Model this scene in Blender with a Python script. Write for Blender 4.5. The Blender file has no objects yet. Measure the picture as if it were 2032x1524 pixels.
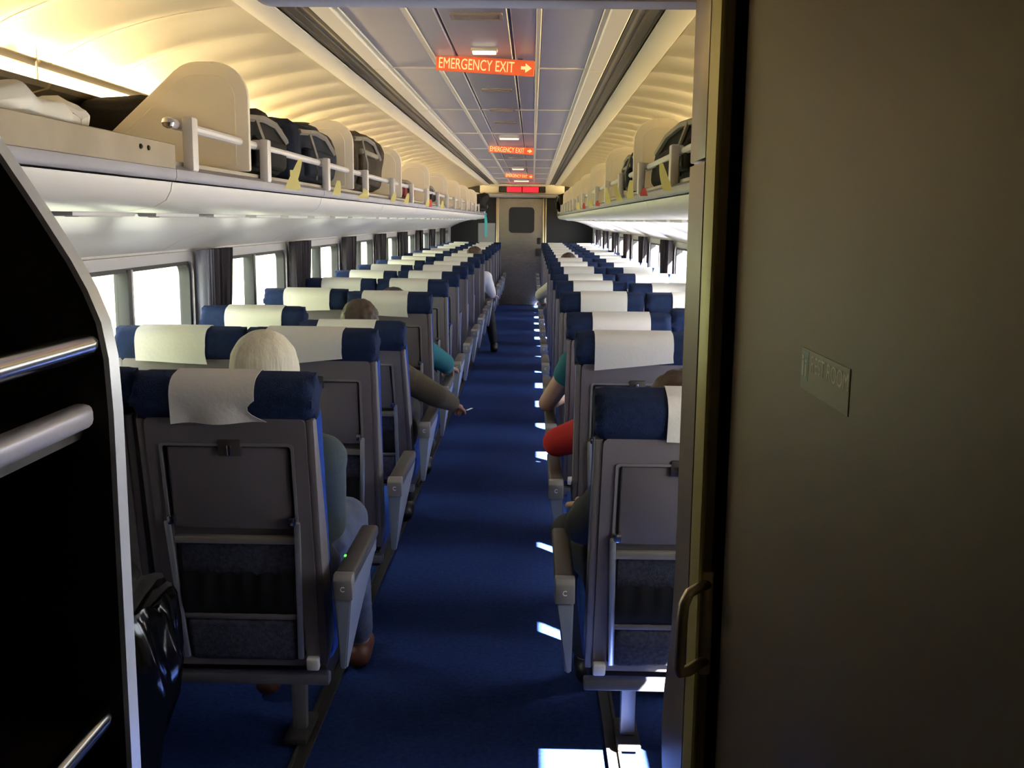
import bpy, bmesh, math, random
from mathutils import Vector, Matrix, noise as mnoise
random.seed(7)
R = math.radians
scene = bpy.context.scene
C = scene.collection

# ---------------------------------------------------------------- camera
F_PX, W_PX = 2035.0, 2032.0
Yc = Vector((41, 325, -2035)).normalized()
Zc = Vector((136, 12740, 2035)); Zc = (Zc - Yc * Zc.dot(Yc)).normalized()
Xc = Yc.cross(Zc)
cam = bpy.data.cameras.new('camera'); cam.sensor_width = 36; cam.lens = 36 * F_PX / W_PX
cam.clip_start = 0.02; cam.clip_end = 500
camo = bpy.data.objects.new('camera', cam); C.objects.link(camo)
M = Matrix((Xc, Yc, Zc)).to_4x4()
EYE = 1.58
camo.matrix_world = Matrix.Translation((0, 0, EYE)) @ M
scene.camera = camo

# ---------------------------------------------------------------- world, sun, exposure
scene.view_settings.view_transform = 'Standard'; scene.view_settings.look = 'None'
scene.view_settings.gamma = 1; scene.view_settings.use_curve_mapping = False
scene.view_settings.exposure = 0.0
world = bpy.data.worlds.new('world'); scene.world = world; world.use_nodes = True
bg = world.node_tree.nodes['Background']
bg.inputs[0].default_value = (0.86, 0.92, 1.0, 1); bg.inputs[1].default_value = 16.0
sun = bpy.data.lights.new('sun', 'SUN'); sun.energy = 450; sun.angle = R(0.6); sun.color = (1, 0.97, 0.92)
suno = bpy.data.objects.new('sun', sun); C.objects.link(suno)
suno.rotation_euler = Vector((-1, 1.03, -1.235)).to_track_quat('-Z', 'Y').to_euler()

# ---------------------------------------------------------------- materials
MATS = {}
def mat(name, col, rough=0.6, metal=0.0, bump=0.0, bscale=200, vary=0.0, vscale=8, emit=None, estr=0.0, spec=0.5, stretch=None):
    m = bpy.data.materials.new(name); m.use_nodes = True
    nt = m.node_tree; b = nt.nodes['Principled BSDF']
    b.inputs['Base Color'].default_value = (*col, 1); b.inputs['Roughness'].default_value = rough
    b.inputs['Metallic'].default_value = metal; b.inputs['Specular IOR Level'].default_value = spec
    if bump or vary:
        tc = nt.nodes.new('ShaderNodeTexCoord'); mp = nt.nodes.new('ShaderNodeMapping')
        nt.links.new(tc.outputs['Object'], mp.inputs['Vector'])
        if stretch: mp.inputs['Scale'].default_value = stretch
    if vary:
        n = nt.nodes.new('ShaderNodeTexNoise'); n.inputs['Scale'].default_value = vscale; n.inputs['Detail'].default_value = 4
        nt.links.new(mp.outputs[0], n.inputs['Vector'])
        r = nt.nodes.new('ShaderNodeValToRGB')
        r.color_ramp.elements[0].position = 0.3; r.color_ramp.elements[1].position = 0.7
        r.color_ramp.elements[0].color = (*[max(0, c * (1 - vary)) for c in col], 1)
        r.color_ramp.elements[1].color = (*[min(1, c * (1 + vary)) for c in col], 1)
        nt.links.new(n.outputs['Fac'], r.inputs[0]); nt.links.new(r.outputs[0], b.inputs['Base Color'])
    if bump:
        n2 = nt.nodes.new('ShaderNodeTexNoise'); n2.inputs['Scale'].default_value = bscale; n2.inputs['Detail'].default_value = 2
        nt.links.new(mp.outputs[0], n2.inputs['Vector'])
        bp = nt.nodes.new('ShaderNodeBump'); bp.inputs['Strength'].default_value = bump; bp.inputs['Distance'].default_value = 0.004
        nt.links.new(n2.outputs['Fac'], bp.inputs['Height']); nt.links.new(bp.outputs[0], b.inputs['Normal'])
    if emit:
        b.inputs['Emission Color'].default_value = (*emit, 1); b.inputs['Emission Strength'].default_value = estr
    MATS[name] = m
    return m
def glassmat(name, tint):
    m = bpy.data.materials.new(name); m.use_nodes = True; nt = m.node_tree
    for n in list(nt.nodes): nt.nodes.remove(n)
    o = nt.nodes.new('ShaderNodeOutputMaterial'); t = nt.nodes.new('ShaderNodeBsdfTransparent'); g = nt.nodes.new('ShaderNodeBsdfGlossy')
    mx = nt.nodes.new('ShaderNodeMixShader'); lw = nt.nodes.new('ShaderNodeLayerWeight'); lw.inputs[0].default_value = 0.5
    pw = nt.nodes.new('ShaderNodeMath'); pw.operation = 'POWER'; pw.inputs[1].default_value = 5; nt.links.new(lw.outputs['Facing'], pw.inputs[0])
    fr = nt.nodes.new('ShaderNodeMath'); fr.operation = 'MULTIPLY_ADD'; fr.inputs[1].default_value = 0.5; fr.inputs[2].default_value = 0.03; nt.links.new(pw.outputs[0], fr.inputs[0])
    t.inputs[0].default_value = (*tint, 1); g.inputs['Roughness'].default_value = 0.02
    nt.links.new(fr.outputs[0], mx.inputs[0]); nt.links.new(t.outputs[0], mx.inputs[1]); nt.links.new(g.outputs[0], mx.inputs[2])
    nt.links.new(mx.outputs[0], o.inputs[0]); MATS[name] = m
mat('carpet', (0.015, 0.034, 0.135), 0.95, bump=0.6, bscale=260, vary=0.25, vscale=60, spec=0.1)
mat('carpet_wall', (0.02, 0.035, 0.10), 0.95, bump=0.5, bscale=300, spec=0.1)
mat('wall', (0.55, 0.52, 0.50), 0.5, vary=0.04)
mat('ceil_grey', (0.36, 0.35, 0.43), 0.28, vary=0.05, vscale=3)
mat('ceil_white', (0.74, 0.70, 0.62), 0.4)
mat('cove', (0.68, 0.62, 0.52), 0.38)
mat('seam', (0.10, 0.09, 0.09), 0.5)
mat('seam_light', (0.70, 0.66, 0.56), 0.4)
mat('track', (0.20, 0.18, 0.16), 0.35, 0.7)
mat('track_dark', (0.03, 0.028, 0.025), 0.5)
mat('divider', (0.66, 0.60, 0.50), 0.5)
mat('fascia', (0.72, 0.69, 0.67), 0.35)
mat('alu', (0.235, 0.225, 0.265), 0.45, 0.4, vary=0.12, vscale=5)
mat('alu_warm', (0.30, 0.265, 0.22), 0.45, 0.5, vary=0.15, vscale=6)
mat('bracket', (0.62, 0.59, 0.58), 0.45, 0.1)
mat('chrome', (0.75, 0.75, 0.76), 0.16, 1.0)
mat('brass', (0.72, 0.62, 0.42), 0.28, 0.9)
mat('steel', (0.40, 0.38, 0.34), 0.40, 0.9, bump=0.05, bscale=30, stretch=(1, 1, 40))
mat('door_steel', (0.34, 0.29, 0.20), 0.24, 0.95, bump=0.35, bscale=8, stretch=(0.3, 1, 60))
mat('laminate', (0.19, 0.15, 0.098), 0.55, 0.0, bump=0.03, bscale=300)
mat('post', (0.33, 0.26, 0.135), 0.33, 0.2, vary=0.06, vscale=6)
mat('post_trim', (0.64, 0.56, 0.20), 0.4, 0.1)
mat('header', (0.42, 0.43, 0.55), 0.45)
mat('black', (0.008, 0.008, 0.009), 0.6)
mat('rubber', (0.012, 0.012, 0.013), 0.7)
mat('shell', (0.150, 0.130, 0.138), 0.5, bump=0.12, bscale=500)
mat('shell_lip', (0.20, 0.185, 0.195), 0.4)
mat('tray', (0.140, 0.122, 0.130), 0.5, bump=0.1, bscale=500)
mat('beam', (0.16, 0.16, 0.18), 0.4, 0.5)
mat('silver', (0.55, 0.56, 0.60), 0.3, 0.75)
mat('navy', (0.010, 0.019, 0.056), 0.9, bump=0.4, bscale=350, vary=0.2, vscale=40, spec=0.15)
mat('blue', (0.018, 0.058, 0.29), 0.9, bump=0.4, bscale=350, vary=0.15, vscale=40, spec=0.15)
mat('cover', (0.64, 0.61, 0.57), 0.85, bump=0.25, bscale=90, spec=0.1)
mat('panel_fabric', (0.055, 0.058, 0.085), 0.9, bump=0.5, bscale=250, vary=0.35, vscale=90, spec=0.1)
mat('net', (0.012, 0.012, 0.016), 0.9)
mat('arm_top', (0.06, 0.05, 0.045), 0.45)
mat('arm_cap', (0.20, 0.185, 0.18), 0.4)
mat('arm_side', (0.22, 0.245, 0.30), 0.4)
mat('plate_text', (0.75, 0.74, 0.72), 0.4)
mat('bumper', (0.62, 0.60, 0.57), 0.5)
mat('leg', (0.22, 0.21, 0.205), 0.45, 0.3)
mat('rail_dark', (0.06, 0.055, 0.05), 0.5, 0.4)
mat('curtain', (0.085, 0.075, 0.085), 0.9, bump=0.3, bscale=300, spec=0.1)
mat('curtain_lining', (0.30, 0.30, 0.36), 0.9, spec=0.1)
mat('win_frame', (0.33, 0.31, 0.31), 0.4, 0.4)
mat('win_gasket', (0.02, 0.02, 0.02), 0.6)
glassmat('glass', (0.88, 0.89, 0.90))
mat('tube_light', (1, 0.95, 0.8), 0.4, emit=(1, 0.74, 0.33), estr=95)
mat('lens', (1, 0.95, 0.8), 0.4, emit=(1, 0.80, 0.45), estr=6)
mat('light_housing', (0.16, 0.125, 0.08), 0.5)
mat('ceiling_lamp', (1, 0.95, 0.85), 0.4, emit=(1, 0.85, 0.6), estr=2.2)
mat('sign_orange', (0.80, 0.14, 0.05), 0.35, emit=(1.0, 0.16, 0.05), estr=0.35)
mat('sign_text', (0.95, 0.85, 0.5), 0.35, emit=(1.0, 0.66, 0.28), estr=0.75)
mat('led_red', (0.3, 0.0, 0.01), 0.4, emit=(1.0, 0.012, 0.03), estr=1.7)
mat('vent', (0.30, 0.26, 0.25), 0.5)
mat('rack_back_shade', (0.022, 0.015, 0.011), 0.6)
mat('tower_in', (0.020, 0.013, 0.010), 0.6)
mat('trim_white', (0.72, 0.73, 0.75), 0.35, 0.3)
mat('shelf_edge', (0.62, 0.58, 0.62), 0.35, 0.4)
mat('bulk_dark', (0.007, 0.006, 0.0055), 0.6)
mat('bulk_grey', (0.30, 0.29, 0.28), 0.5)
mat('sign_grey', (0.27, 0.235, 0.165), 0.45, 0.1)
mat('sign_blue', (0.16, 0.24, 0.28), 0.4)
mat('sign_letter', (0.68, 0.62, 0.50), 0.4, 0.0)
mat('skin', (0.55, 0.32, 0.24), 0.5)
mat('skin_dark', (0.30, 0.13, 0.08), 0.5)
mat('eye_white', (0.8, 0.8, 0.8), 0.3)
mat('lip', (0.45, 0.17, 0.15), 0.5)
mat('hair_brown', (0.045, 0.022, 0.012), 0.6, bump=0.5, bscale=120)
mat('hair_dark', (0.018, 0.013, 0.008), 0.6, bump=0.5, bscale=120)
mat('knit_cream', (0.72, 0.66, 0.50), 0.9, bump=0.8, bscale=140, vary=0.08, vscale=50, stretch=(1, 1, 0.15))
mat('jacket_teal', (0.062, 0.085, 0.098), 0.85, bump=0.3)
mat('denim', (0.12, 0.15, 0.24), 0.9, bump=0.4, vary=0.2, vscale=20)
mat('hoodie_brown', (0.065, 0.05, 0.028), 0.9, bump=0.4)
mat('teal', (0.02, 0.16, 0.20), 0.85, bump=0.3)
mat('red', (0.45, 0.008, 0.012), 0.85, bump=0.3)
mat('charcoal', (0.028, 0.028, 0.030), 0.85, bump=0.3)
mat('cream_shirt', (0.68, 0.62, 0.52), 0.85, bump=0.2)
mat('white_shirt', (0.75, 0.74, 0.76), 0.85, bump=0.2)
mat('pink', (0.70, 0.34, 0.36), 0.8)
mat('shoe_brown', (0.14, 0.05, 0.025), 0.5)
mat('shoe_black', (0.012, 0.012, 0.012), 0.4)
mat('paper', (0.80, 0.80, 0.82), 0.7)
mat('ticket', (0.88, 0.80, 0.36), 0.7)
mat('ticket_red', (0.70, 0.12, 0.10), 0.7)
mat('emblem_blue', (0.03, 0.10, 0.22), 0.6)
mat('plastic_black', (0.006, 0.006, 0.007), 0.12, spec=0.8)
mat('bin_pink', (0.55, 0.40, 0.36), 0.5)
mat('bin_dark', (0.03, 0.03, 0.035), 0.4)
mat('bag_black', (0.007, 0.006, 0.0055), 0.85, spec=0.2, bump=0.4, bscale=60)
mat('bag_navy', (0.007, 0.010, 0.022), 0.85, spec=0.2, bump=0.4, bscale=60)
mat('bag_camo', (0.034, 0.025, 0.015), 0.85, spec=0.2, bump=0.4, bscale=60, vary=0.7, vscale=14)
mat('bag_strap', (0.16, 0.14, 0.115), 0.6)
mat('bag_blue', (0.02, 0.11, 0.42), 0.6)
mat('bag_red', (0.16, 0.02, 0.02), 0.7)
mat('plastic_white', (0.78, 0.76, 0.72), 0.35, bump=0.4, bscale=25)
mat('turquoise', (0.05, 0.42, 0.45), 0.6)
mat('grass', (0.15, 0.145, 0.125), 0.95, vary=0.3, vscale=0.3)
mat('foliage', (0.050, 0.060, 0.022), 0.95, vary=0.5, vscale=1.2)
mat('green_led', (0.1, 0.8, 0.1), 0.4, emit=(0.15, 1, 0.1), estr=1.2)

# ---------------------------------------------------------------- mesh helpers
def mkobj(name, bm, m, parent=None, smooth=35, kind=None, label=None, cat=None, group=None, recalc=True):
    if recalc: bmesh.ops.recalc_face_normals(bm, faces=bm.faces)
    me = bpy.data.meshes.new(name); bm.to_mesh(me); bm.free()
    ms = m if isinstance(m, (list, tuple)) else [m]
    for x in ms: me.materials.append(MATS[x])
    if smooth:
        for p in me.polygons: p.use_smooth = True
        me.set_sharp_from_angle(angle=R(smooth))
    o = bpy.data.objects.new(name, me); C.objects.link(o)
    if parent: o.parent = parent
    tag(o, label, cat, group, kind)
    return o
def tag(o, label=None, cat=None, group=None, kind=None):
    if label: o['label'] = label
    if cat: o['category'] = cat
    if group: o['group'] = group
    if kind: o['kind'] = kind
    return o
def empty(name, loc=(0, 0, 0), label=None, cat=None, group=None, kind=None):
    o = bpy.data.objects.new(name, None); C.objects.link(o); o.location = loc; o.empty_display_size = 0.1
    return tag(o, label, cat, group, kind)
def nb(): return bmesh.new()
def box(bm, lo, hi, mi=0):
    x0, y0, z0 = lo; x1, y1, z1 = hi
    v = [bm.verts.new(p) for p in ((x0,y0,z0),(x1,y0,z0),(x1,y1,z0),(x0,y1,z0),(x0,y0,z1),(x1,y0,z1),(x1,y1,z1),(x0,y1,z1))]
    for f in ((0,3,2,1),(4,5,6,7),(0,1,5,4),(1,2,6,5),(2,3,7,6),(3,0,4,7)):
        fc = bm.faces.new([v[i] for i in f]); fc.material_index = mi
    return v
def merge(bm, tmp, mtx=None):
    vm = {}
    for v in tmp.verts: vm[v] = bm.verts.new(mtx @ v.co if mtx else v.co)
    for f in tmp.faces:
        try:
            nf = bm.faces.new([vm[v] for v in f.verts]); nf.material_index = f.material_index
        except ValueError: pass
    tmp.free()
def rbox(bm, lo, hi, r=0.01, seg=2, mtx=None, mi=0):
    t = nb(); box(t, lo, hi, mi)
    bmesh.ops.recalc_face_normals(t, faces=t.faces)
    bmesh.ops.bevel(t, geom=list(t.edges), offset=r, segments=seg, affect='EDGES', profile=0.5)
    merge(bm, t, mtx)
def prism(bm, pts, a, b, axis='y', mi=0, bev=0, seg=2):
    # pts: 2-D polygon; axis y -> pts are (x,z); axis x -> (y,z); axis z -> (x,y)
    t = nb()
    def P(p, s):
        return {'y': (p[0], s, p[1]), 'x': (s, p[0], p[1]), 'z': (p[0], p[1], s)}[axis]
    va = [t.verts.new(P(p, a)) for p in pts]; vb = [t.verts.new(P(p, b)) for p in pts]
    t.faces.new(va); t.faces.new(vb[::-1])
    n = len(pts)
    for i in range(n): t.faces.new((va[i], va[(i+1) % n], vb[(i+1) % n], vb[i]))
    for f in t.faces: f.material_index = mi
    bmesh.ops.recalc_face_normals(t, faces=t.faces)
    if bev: bmesh.ops.bevel(t, geom=list(t.edges), offset=bev, segments=seg, affect='EDGES', profile=0.5)
    merge(bm, t)
def strip(bm, prof, a, b, th=0.0, ny=1, mi=0, axis='y'):
    # open profile (x,z) swept along y as a thin solid sheet
    n = len(prof); nor = []
    for i in range(n):
        p0 = prof[max(0, i-1)]; p1 = prof[min(n-1, i+1)]
        d = Vector((p1[0]-p0[0], p1[1]-p0[1])); d.normalize(); nor.append(Vector((-d.y, d.x)))
    pts = [(p[0], p[1]) for p in prof] + [(prof[i][0] + nor[i].x*th, prof[i][1] + nor[i].y*th) for i in range(n-1, -1, -1)]
    m = len(pts); rows = []
    for k in range(ny+1):
        y = a + (b-a)*k/ny
        rows.append([bm.verts.new((p[0], y, p[1])) for p in pts])
    for k in range(ny):
        for i in range(m):
            f = bm.faces.new((rows[k][i], rows[k][(i+1) % m], rows[k+1][(i+1) % m], rows[k+1][i])); f.material_index = mi
    for row in (rows[0], rows[-1]):
        for i in range(n-1):
            f = bm.faces.new((row[i], row[i+1], row[m-2-i], row[m-1-i])); f.material_index = mi
def tube(bm, pts, r, seg=8, mi=0, caps=True):
    pts = [Vector(p) for p in pts]; rings = []
    rr = r if isinstance(r, (list, tuple)) else [r]*len(pts)
    ref = None
    for i, p in enumerate(pts):
        d = (pts[min(i+1, len(pts)-1)] - pts[max(i-1, 0)]).normalized()
        if ref is None:
            ref = d.orthogonal().normalized()
        ref = (ref - d*ref.dot(d)).normalized(); s = d.cross(ref)
        rings.append([bm.verts.new(p + (ref*math.cos(2*math.pi*k/seg) + s*math.sin(2*math.pi*k/seg))*rr[i]) for k in range(seg)])
    for i in range(len(rings)-1):
        for k in range(seg):
            f = bm.faces.new((rings[i][k], rings[i][(k+1) % seg], rings[i+1][(k+1) % seg], rings[i+1][k])); f.material_index = mi
    if caps:
        f = bm.faces.new(rings[0][::-1]); f.material_index = mi
        f = bm.faces.new(rings[-1]); f.material_index = mi
def lathe(bm, prof, seg=16, c=(0, 0, 0), mi=0):
    rings = []
    for r, z in prof:
        rings.append([bm.verts.new((c[0] + r*math.cos(2*math.pi*k/seg), c[1] + r*math.sin(2*math.pi*k/seg), c[2] + z)) for k in range(seg)])
    for i in range(len(rings)-1):
        for k in range(seg):
            f = bm.faces.new((rings[i][k], rings[i][(k+1) % seg], rings[i+1][(k+1) % seg], rings[i+1][k])); f.material_index = mi
    bm.faces.new(rings[0][::-1]); bm.faces.new(rings[-1])
def arc(cx, cz, r, a0, a1, n=6):
    return [(cx + r*math.cos(R(a0 + (a1-a0)*i/n)), cz + r*math.sin(R(a0 + (a1-a0)*i/n))) for i in range(n+1)]
def rrect(x0, z0, x1, z1, r, n=4):
    return arc(x1-r, z1-r, r, 0, 90, n) + arc(x0+r, z1-r, r, 90, 180, n) + arc(x0+r, z0+r, r, 180, 270, n) + arc(x1-r, z0+r, r, 270, 360, n)
def ring(bm, outer, inner, a, b, axis='x', mi=0):
    # closed frame between two loops of equal count
    def P(p, s): return {'y': (p[0], s, p[1]), 'x': (s, p[0], p[1])}[axis]
    n = len(outer)
    A = [[bm.verts.new(P(p, s)) for p in l] for l in (outer, inner) for s in (a, b)]
    oa, ob, ia, ib = A
    for i in range(n):
        j = (i+1) % n
        for q in ((oa[i], oa[j], ob[j], ob[i]), (ia[i], ib[i], ib[j], ia[j]), (oa[i], ia[i], ia[j], oa[j]), (ob[i], ob[j], ib[j], ib[i])):
            f = bm.faces.new(q); f.material_index = mi
def text_mesh(name, body, size, m, parent=None, mtx=None, depth=0.0008, align='CENTER', fit=None):
    cu = bpy.data.curves.new(name, 'FONT'); cu.body = body; cu.size = size; cu.extrude = depth; cu.align_x = align; cu.align_y = 'CENTER'
    tmp = bpy.data.objects.new('tmp_text', cu); C.objects.link(tmp)
    dg = bpy.context.evaluated_depsgraph_get(); me = bpy.data.meshes.new_from_object(tmp.evaluated_get(dg))
    bpy.data.objects.remove(tmp); bpy.data.curves.remove(cu)
    me.name = name
    if fit:
        xs = [v.co.x for v in me.vertices]; ys = [v.co.y for v in me.vertices]
        sx = fit[0]/(max(xs)-min(xs)); sy = fit[1]/(max(ys)-min(ys)); cx = (max(xs)+min(xs))/2; cy = (max(ys)+min(ys))/2
        for v in me.vertices: v.co.x = (v.co.x-cx)*sx; v.co.y = (v.co.y-cy)*sy
    if mtx: me.transform(mtx)
    me.materials.clear(); me.materials.append(MATS[m])
    o = bpy.data.objects.new(name, me); C.objects.link(o)
    if parent: o.parent = parent
    return o
def copy_tree(o, parent=None):
    c = o.copy(); C.objects.link(c); c.parent = parent
    for ch in o.children: copy_tree(ch, c)
    return c

# ---------------------------------------------------------------- dimensions
XC = -0.20            # car centre line
HW = 1.32             # half width inside
Y0, Y1 = 1.47, 19.25  # saloon
YV = -1.3             # behind the camera
MOD = 1.74            # window module
WT, WB = 1.40, 0.90   # window top / bottom
def sx(s, d): return XC + s*d     # s = -1 left, +1 right; d from centre
def sides(): return ((-1, 'left'), (1, 'right'))

# ---------------------------------------------------------------- the setting
bm = nb(); box(bm, (-60, -60, -1.3), (60, 90, -1.25)); mkobj('ground', bm, 'grass', smooth=0, kind='structure')
bm = nb(); nY, nT = 60, 10; rows = []      # wooded bank added left of the line to cut window light there
for j in range(nY+1):
    yy = -25 + 90*j/nY; row = []
    for i in range(nT+1):
        t = i/nT; p = Vector((-5.5 - 7.5*t, yy, -1.27 + 9.0*t))
        row.append(bm.verts.new(p + Vector((1.2, 0, 0.6))*mnoise.noise(p*0.55)*min(1, 3*t)))
    rows.append(row)
for j in range(nY):
    for i in range(nT): bm.faces.new((rows[j][i], rows[j][i+1], rows[j+1][i+1], rows[j+1][i]))
mkobj('added_embankment', bm, 'foliage', kind='structure')
bm = nb(); box(bm, (XC-HW-0.1, YV-0.1, -0.1), (XC+HW+0.1, Y1+1.2, 0)); floor = mkobj('floor', bm, 'carpet', smooth=0, kind='structure')
for s in (-1, 1):
    bm = nb(); x = sx(s, 0.465)
    box(bm, (x-0.022, 2.2, 0), (x+0.022, Y1-0.1, 0.006)); box(bm, (x-0.022, 2.2, 0.006), (x-0.012, Y1-0.1, 0.012)); box(bm, (x+0.012, 2.2, 0.006), (x+0.022, Y1-0.1, 0.012))
    mkobj('floor_track', bm, 'rail_dark', floor, smooth=0)

win_edges = []        # far edge of each window
for k in range(-1, 9):
    e = 4.56 + MOD*k
    win_edges.append((e-1.44, e))
for s, side in sides():
    xa, xb = sorted((sx(s, HW), sx(s, HW+0.06)))
    bm = nb()
    box(bm, (xa, YV, 0), (xb, Y1+1.2, WB)); box(bm, (xa, YV, WT), (xb, Y1+1.2, 2.35))
    prev = YV
    wl = [(a, b) for a, b in win_edges if a > 1.9]
    if s == 1: wl = [(1.50, 2.82)] + wl
    for a, b in wl:
        box(bm, (xa, prev, WB), (xb, a, WT)); prev = b
    box(bm, (xa, prev, WB), (xb, Y1+1.2, WT))
    w = mkobj('wall_' + side, bm, 'wall', smooth=0, kind='structure')
    # lower heater duct / carpeted wainscot
    bm = nb(); pr = [(sx(s, HW), 0.0), (sx(s, HW-0.055), 0.0), (sx(s, HW-0.055), 0.20), (sx(s, HW-0.03), 0.24), (sx(s, HW), 0.24)]
    prism(bm, pr, 2.1, Y1, 'y'); mkobj('baseboard_' + side, bm, 'carpet_wall', smooth=0, kind='structure')
    bm = nb(); xx = sorted((sx(s, HW), sx(s, HW-0.03))); rbox(bm, (xx[0], 2.1, WB-0.045), (xx[1], Y1, WB-0.012), 0.008); mkobj('window_ledge', bm, 'win_frame', w)
    for i, (a, b) in enumerate(wl):
        nm = 'window_%d' % (i + (1 if s == -1 else 20))
        root = empty(nm, (sx(s, HW), (a+b)/2, WB), kind='structure')
        def rel(o): o.parent = root; o.matrix_parent_inverse = Matrix.Translation(-root.location); return o
        bm = nb(); x1, x2 = sorted((sx(s, HW-0.018), sx(s, HW+0.05)))
        ring(bm, rrect(a-0.045, WB-0.045, b+0.045, WT+0.03, 0.07), rrect(a+0.012, WB+0.012, b-0.012, WT-0.012, 0.06), x1, x2)
        rel(mkobj('window_frame', bm, 'win_frame'))
        bm = nb(); x1, x2 = sorted((sx(s, HW-0.006), sx(s, HW+0.04)))
        ring(bm, rrect(a+0.008, WB+0.008, b-0.008, WT-0.008, 0.062), rrect(a+0.036, WB+0.036, b-0.036, WT-0.03, 0.05), x1, x2)
        rel(mkobj('gasket', bm, 'win_gasket'))
        m = (a+b)/2; wide = b-a > 1
        if wide:
            bm = nb(); x1, x2 = sorted((sx(s, HW-0.012), sx(s, HW+0.045)))
            rbox(bm, (x1, m-0.022, WB+0.02), (x2, m+0.012, WT-0.02), 0.004); rel(mkobj('mullion', bm, 'win_gasket'))
            bm = nb(); rbox(bm, (x1, m+0.0125, WB+0.02), (x2, m+0.03, WT-0.02), 0.004); rel(mkobj('mullion_trim', bm, 'win_frame'))
        for (p, q) in (((a+0.02, m-0.022), (m+0.03, b-0.02)) if wide else ((a+0.02, b-0.02),)):
            bm = nb(); x = sx(s, HW+0.03); box(bm, (min(x, x+0.004*s), p, WB+0.02), (max(x, x+0.004*s), q, WT-0.02)); rel(mkobj('pane', bm, 'glass', smooth=0))

# ceiling: roof shell, centre panels, seams, tracks, cove panels
CZ = 2.23
bm = nb(); box(bm, (XC-HW-0.06, YV, 2.30), (XC+HW+0.06, Y1+1.2, 2.38)); ceiling = mkobj('ceiling', bm, 'wall', smooth=0, kind='structure')
cross = [1.2 + 1.70*k for k in range(0, 12)]
cross = [y for y in cross if y < Y1] + [Y1]
def cpart(name, bm, m, smooth=35): return mkobj(name, bm, m, ceiling, smooth)
for i in range(len(cross)-1):
    a, b = cross[i]+0.008, cross[i+1]-0.008
    for (p, q, mm) in ((-0.111, 0.111, 'ceil_grey'), (0.119, 0.203, 'ceil_grey'), (-0.203, -0.119, 'ceil_grey'), (0.221, 0.415, 'ceil_grey'), (-0.415, -0.221, 'ceil_grey'), (0.432, 0.50, 'ceil_white'), (-0.50, -0.432, 'ceil_white')):
        bm = nb(); z = CZ if mm == 'ceil_grey' else CZ-0.012
        rbox(bm, (XC+p, a, z), (XC+q, b, z+0.03), 0.004, 1); cpart('ceiling_panel', bm, mm)
for y in cross[1:-1]:
    bm = nb(); rbox(bm, (XC-0.50, y-0.008, CZ-0.004), (XC+0.50, y+0.008, CZ+0.02), 0.003, 1); cpart('cross_seam', bm, 'seam_light')
bm = nb(); box(bm, (XC-0.51, 1.0, CZ+0.012), (XC+0.51, Y1, CZ+0.035)); cpart('panel_backing', bm, 'seam', 0)
for d in (-0.212, 0.212, -0.4235, 0.4235):
    bm = nb(); rbox(bm, (XC+d-0.009, 1.0, CZ-0.003), (XC+d+0.009, Y1, CZ+0.02), 0.003, 1); cpart('seam_strip', bm, 'seam_light')
for s in (-1, 1):
    # aluminium track with dark grooves
    bm = nb(); x1, x2 = sorted((sx(s, 0.505), sx(s, 0.595)))
    box(bm, (x1, 1.0, CZ-0.002), (x2, Y1, CZ+0.03)); tr = cpart('ceiling_track', bm, 'track', 0)
    for d0, d1, mm in ((0.505, 0.519, 'track_dark'), (0.585, 0.595, 'track_dark'), (0.545, 0.551, 'track_dark')):
        x1, x2 = sorted((sx(s, d0), sx(s, d1))); bm = nb(); box(bm, (x1, 1.0, CZ-0.006), (x2, Y1, CZ-0.001)); mkobj('groove', bm, mm, tr, 0)
    bm = nb(); strip(bm, [(sx(s, d), z) for d, z in ((0.597, CZ-0.016), (0.615, CZ-0.022), (0.69, CZ-0.024), (0.70, CZ-0.012))], 1.0, Y1, 0.006*s); cpart('edge_rail', bm, 'ceil_white')
    # cove panels, slightly billowed
    cv = [(0.702, 2.212), (0.78, 2.203), (0.88, 2.187), (0.98, 2.165), (1.08, 2.135), (1.17, 2.100), (1.25, 2.060), (1.315, 2.010)]
    L = MOD/4; y = 1.05; k = 0
    while y < Y1-0.02:
        e = min(y+L, Y1); bm = nb(); ny = 8; rows = []
        for j in range(ny+1):
            t = j/ny; bl = math.sin(math.pi*t)*0.012
            rows.append([bm.verts.new((sx(s, d-0.2*bl), y+0.003+(e-y-0.006)*t, z+bl*(0.4+0.6*(i/7)))) for i, (d, z) in enumerate(cv)])
        for j in range(ny):
            for i in range(len(cv)-1): bm.faces.new((rows[j][i], rows[j][i+1], rows[j+1][i+1], rows[j+1][i]))
        geo = bmesh.ops.solidify(bm, geom=list(bm.faces), thickness=-0.006*s)
        cpart('cove_panel', bm, 'cove', 50); y = e
    bm = nb(); strip(bm, [(sx(s, d), z+0.022) for d, z in cv], 1.0, Y1, 0.004); cpart('cove_backing', bm, 'cove')
    # wall above the rack; shade under the lights is in its dark colour
    x1, x2 = sorted((sx(s, HW), sx(s, HW-0.02))); bm = nb(); box(bm, (x1, Y0, 1.70), (x2, Y1, 2.02)); cpart('rack_back', bm, 'rack_back_shade', 0)

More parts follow.
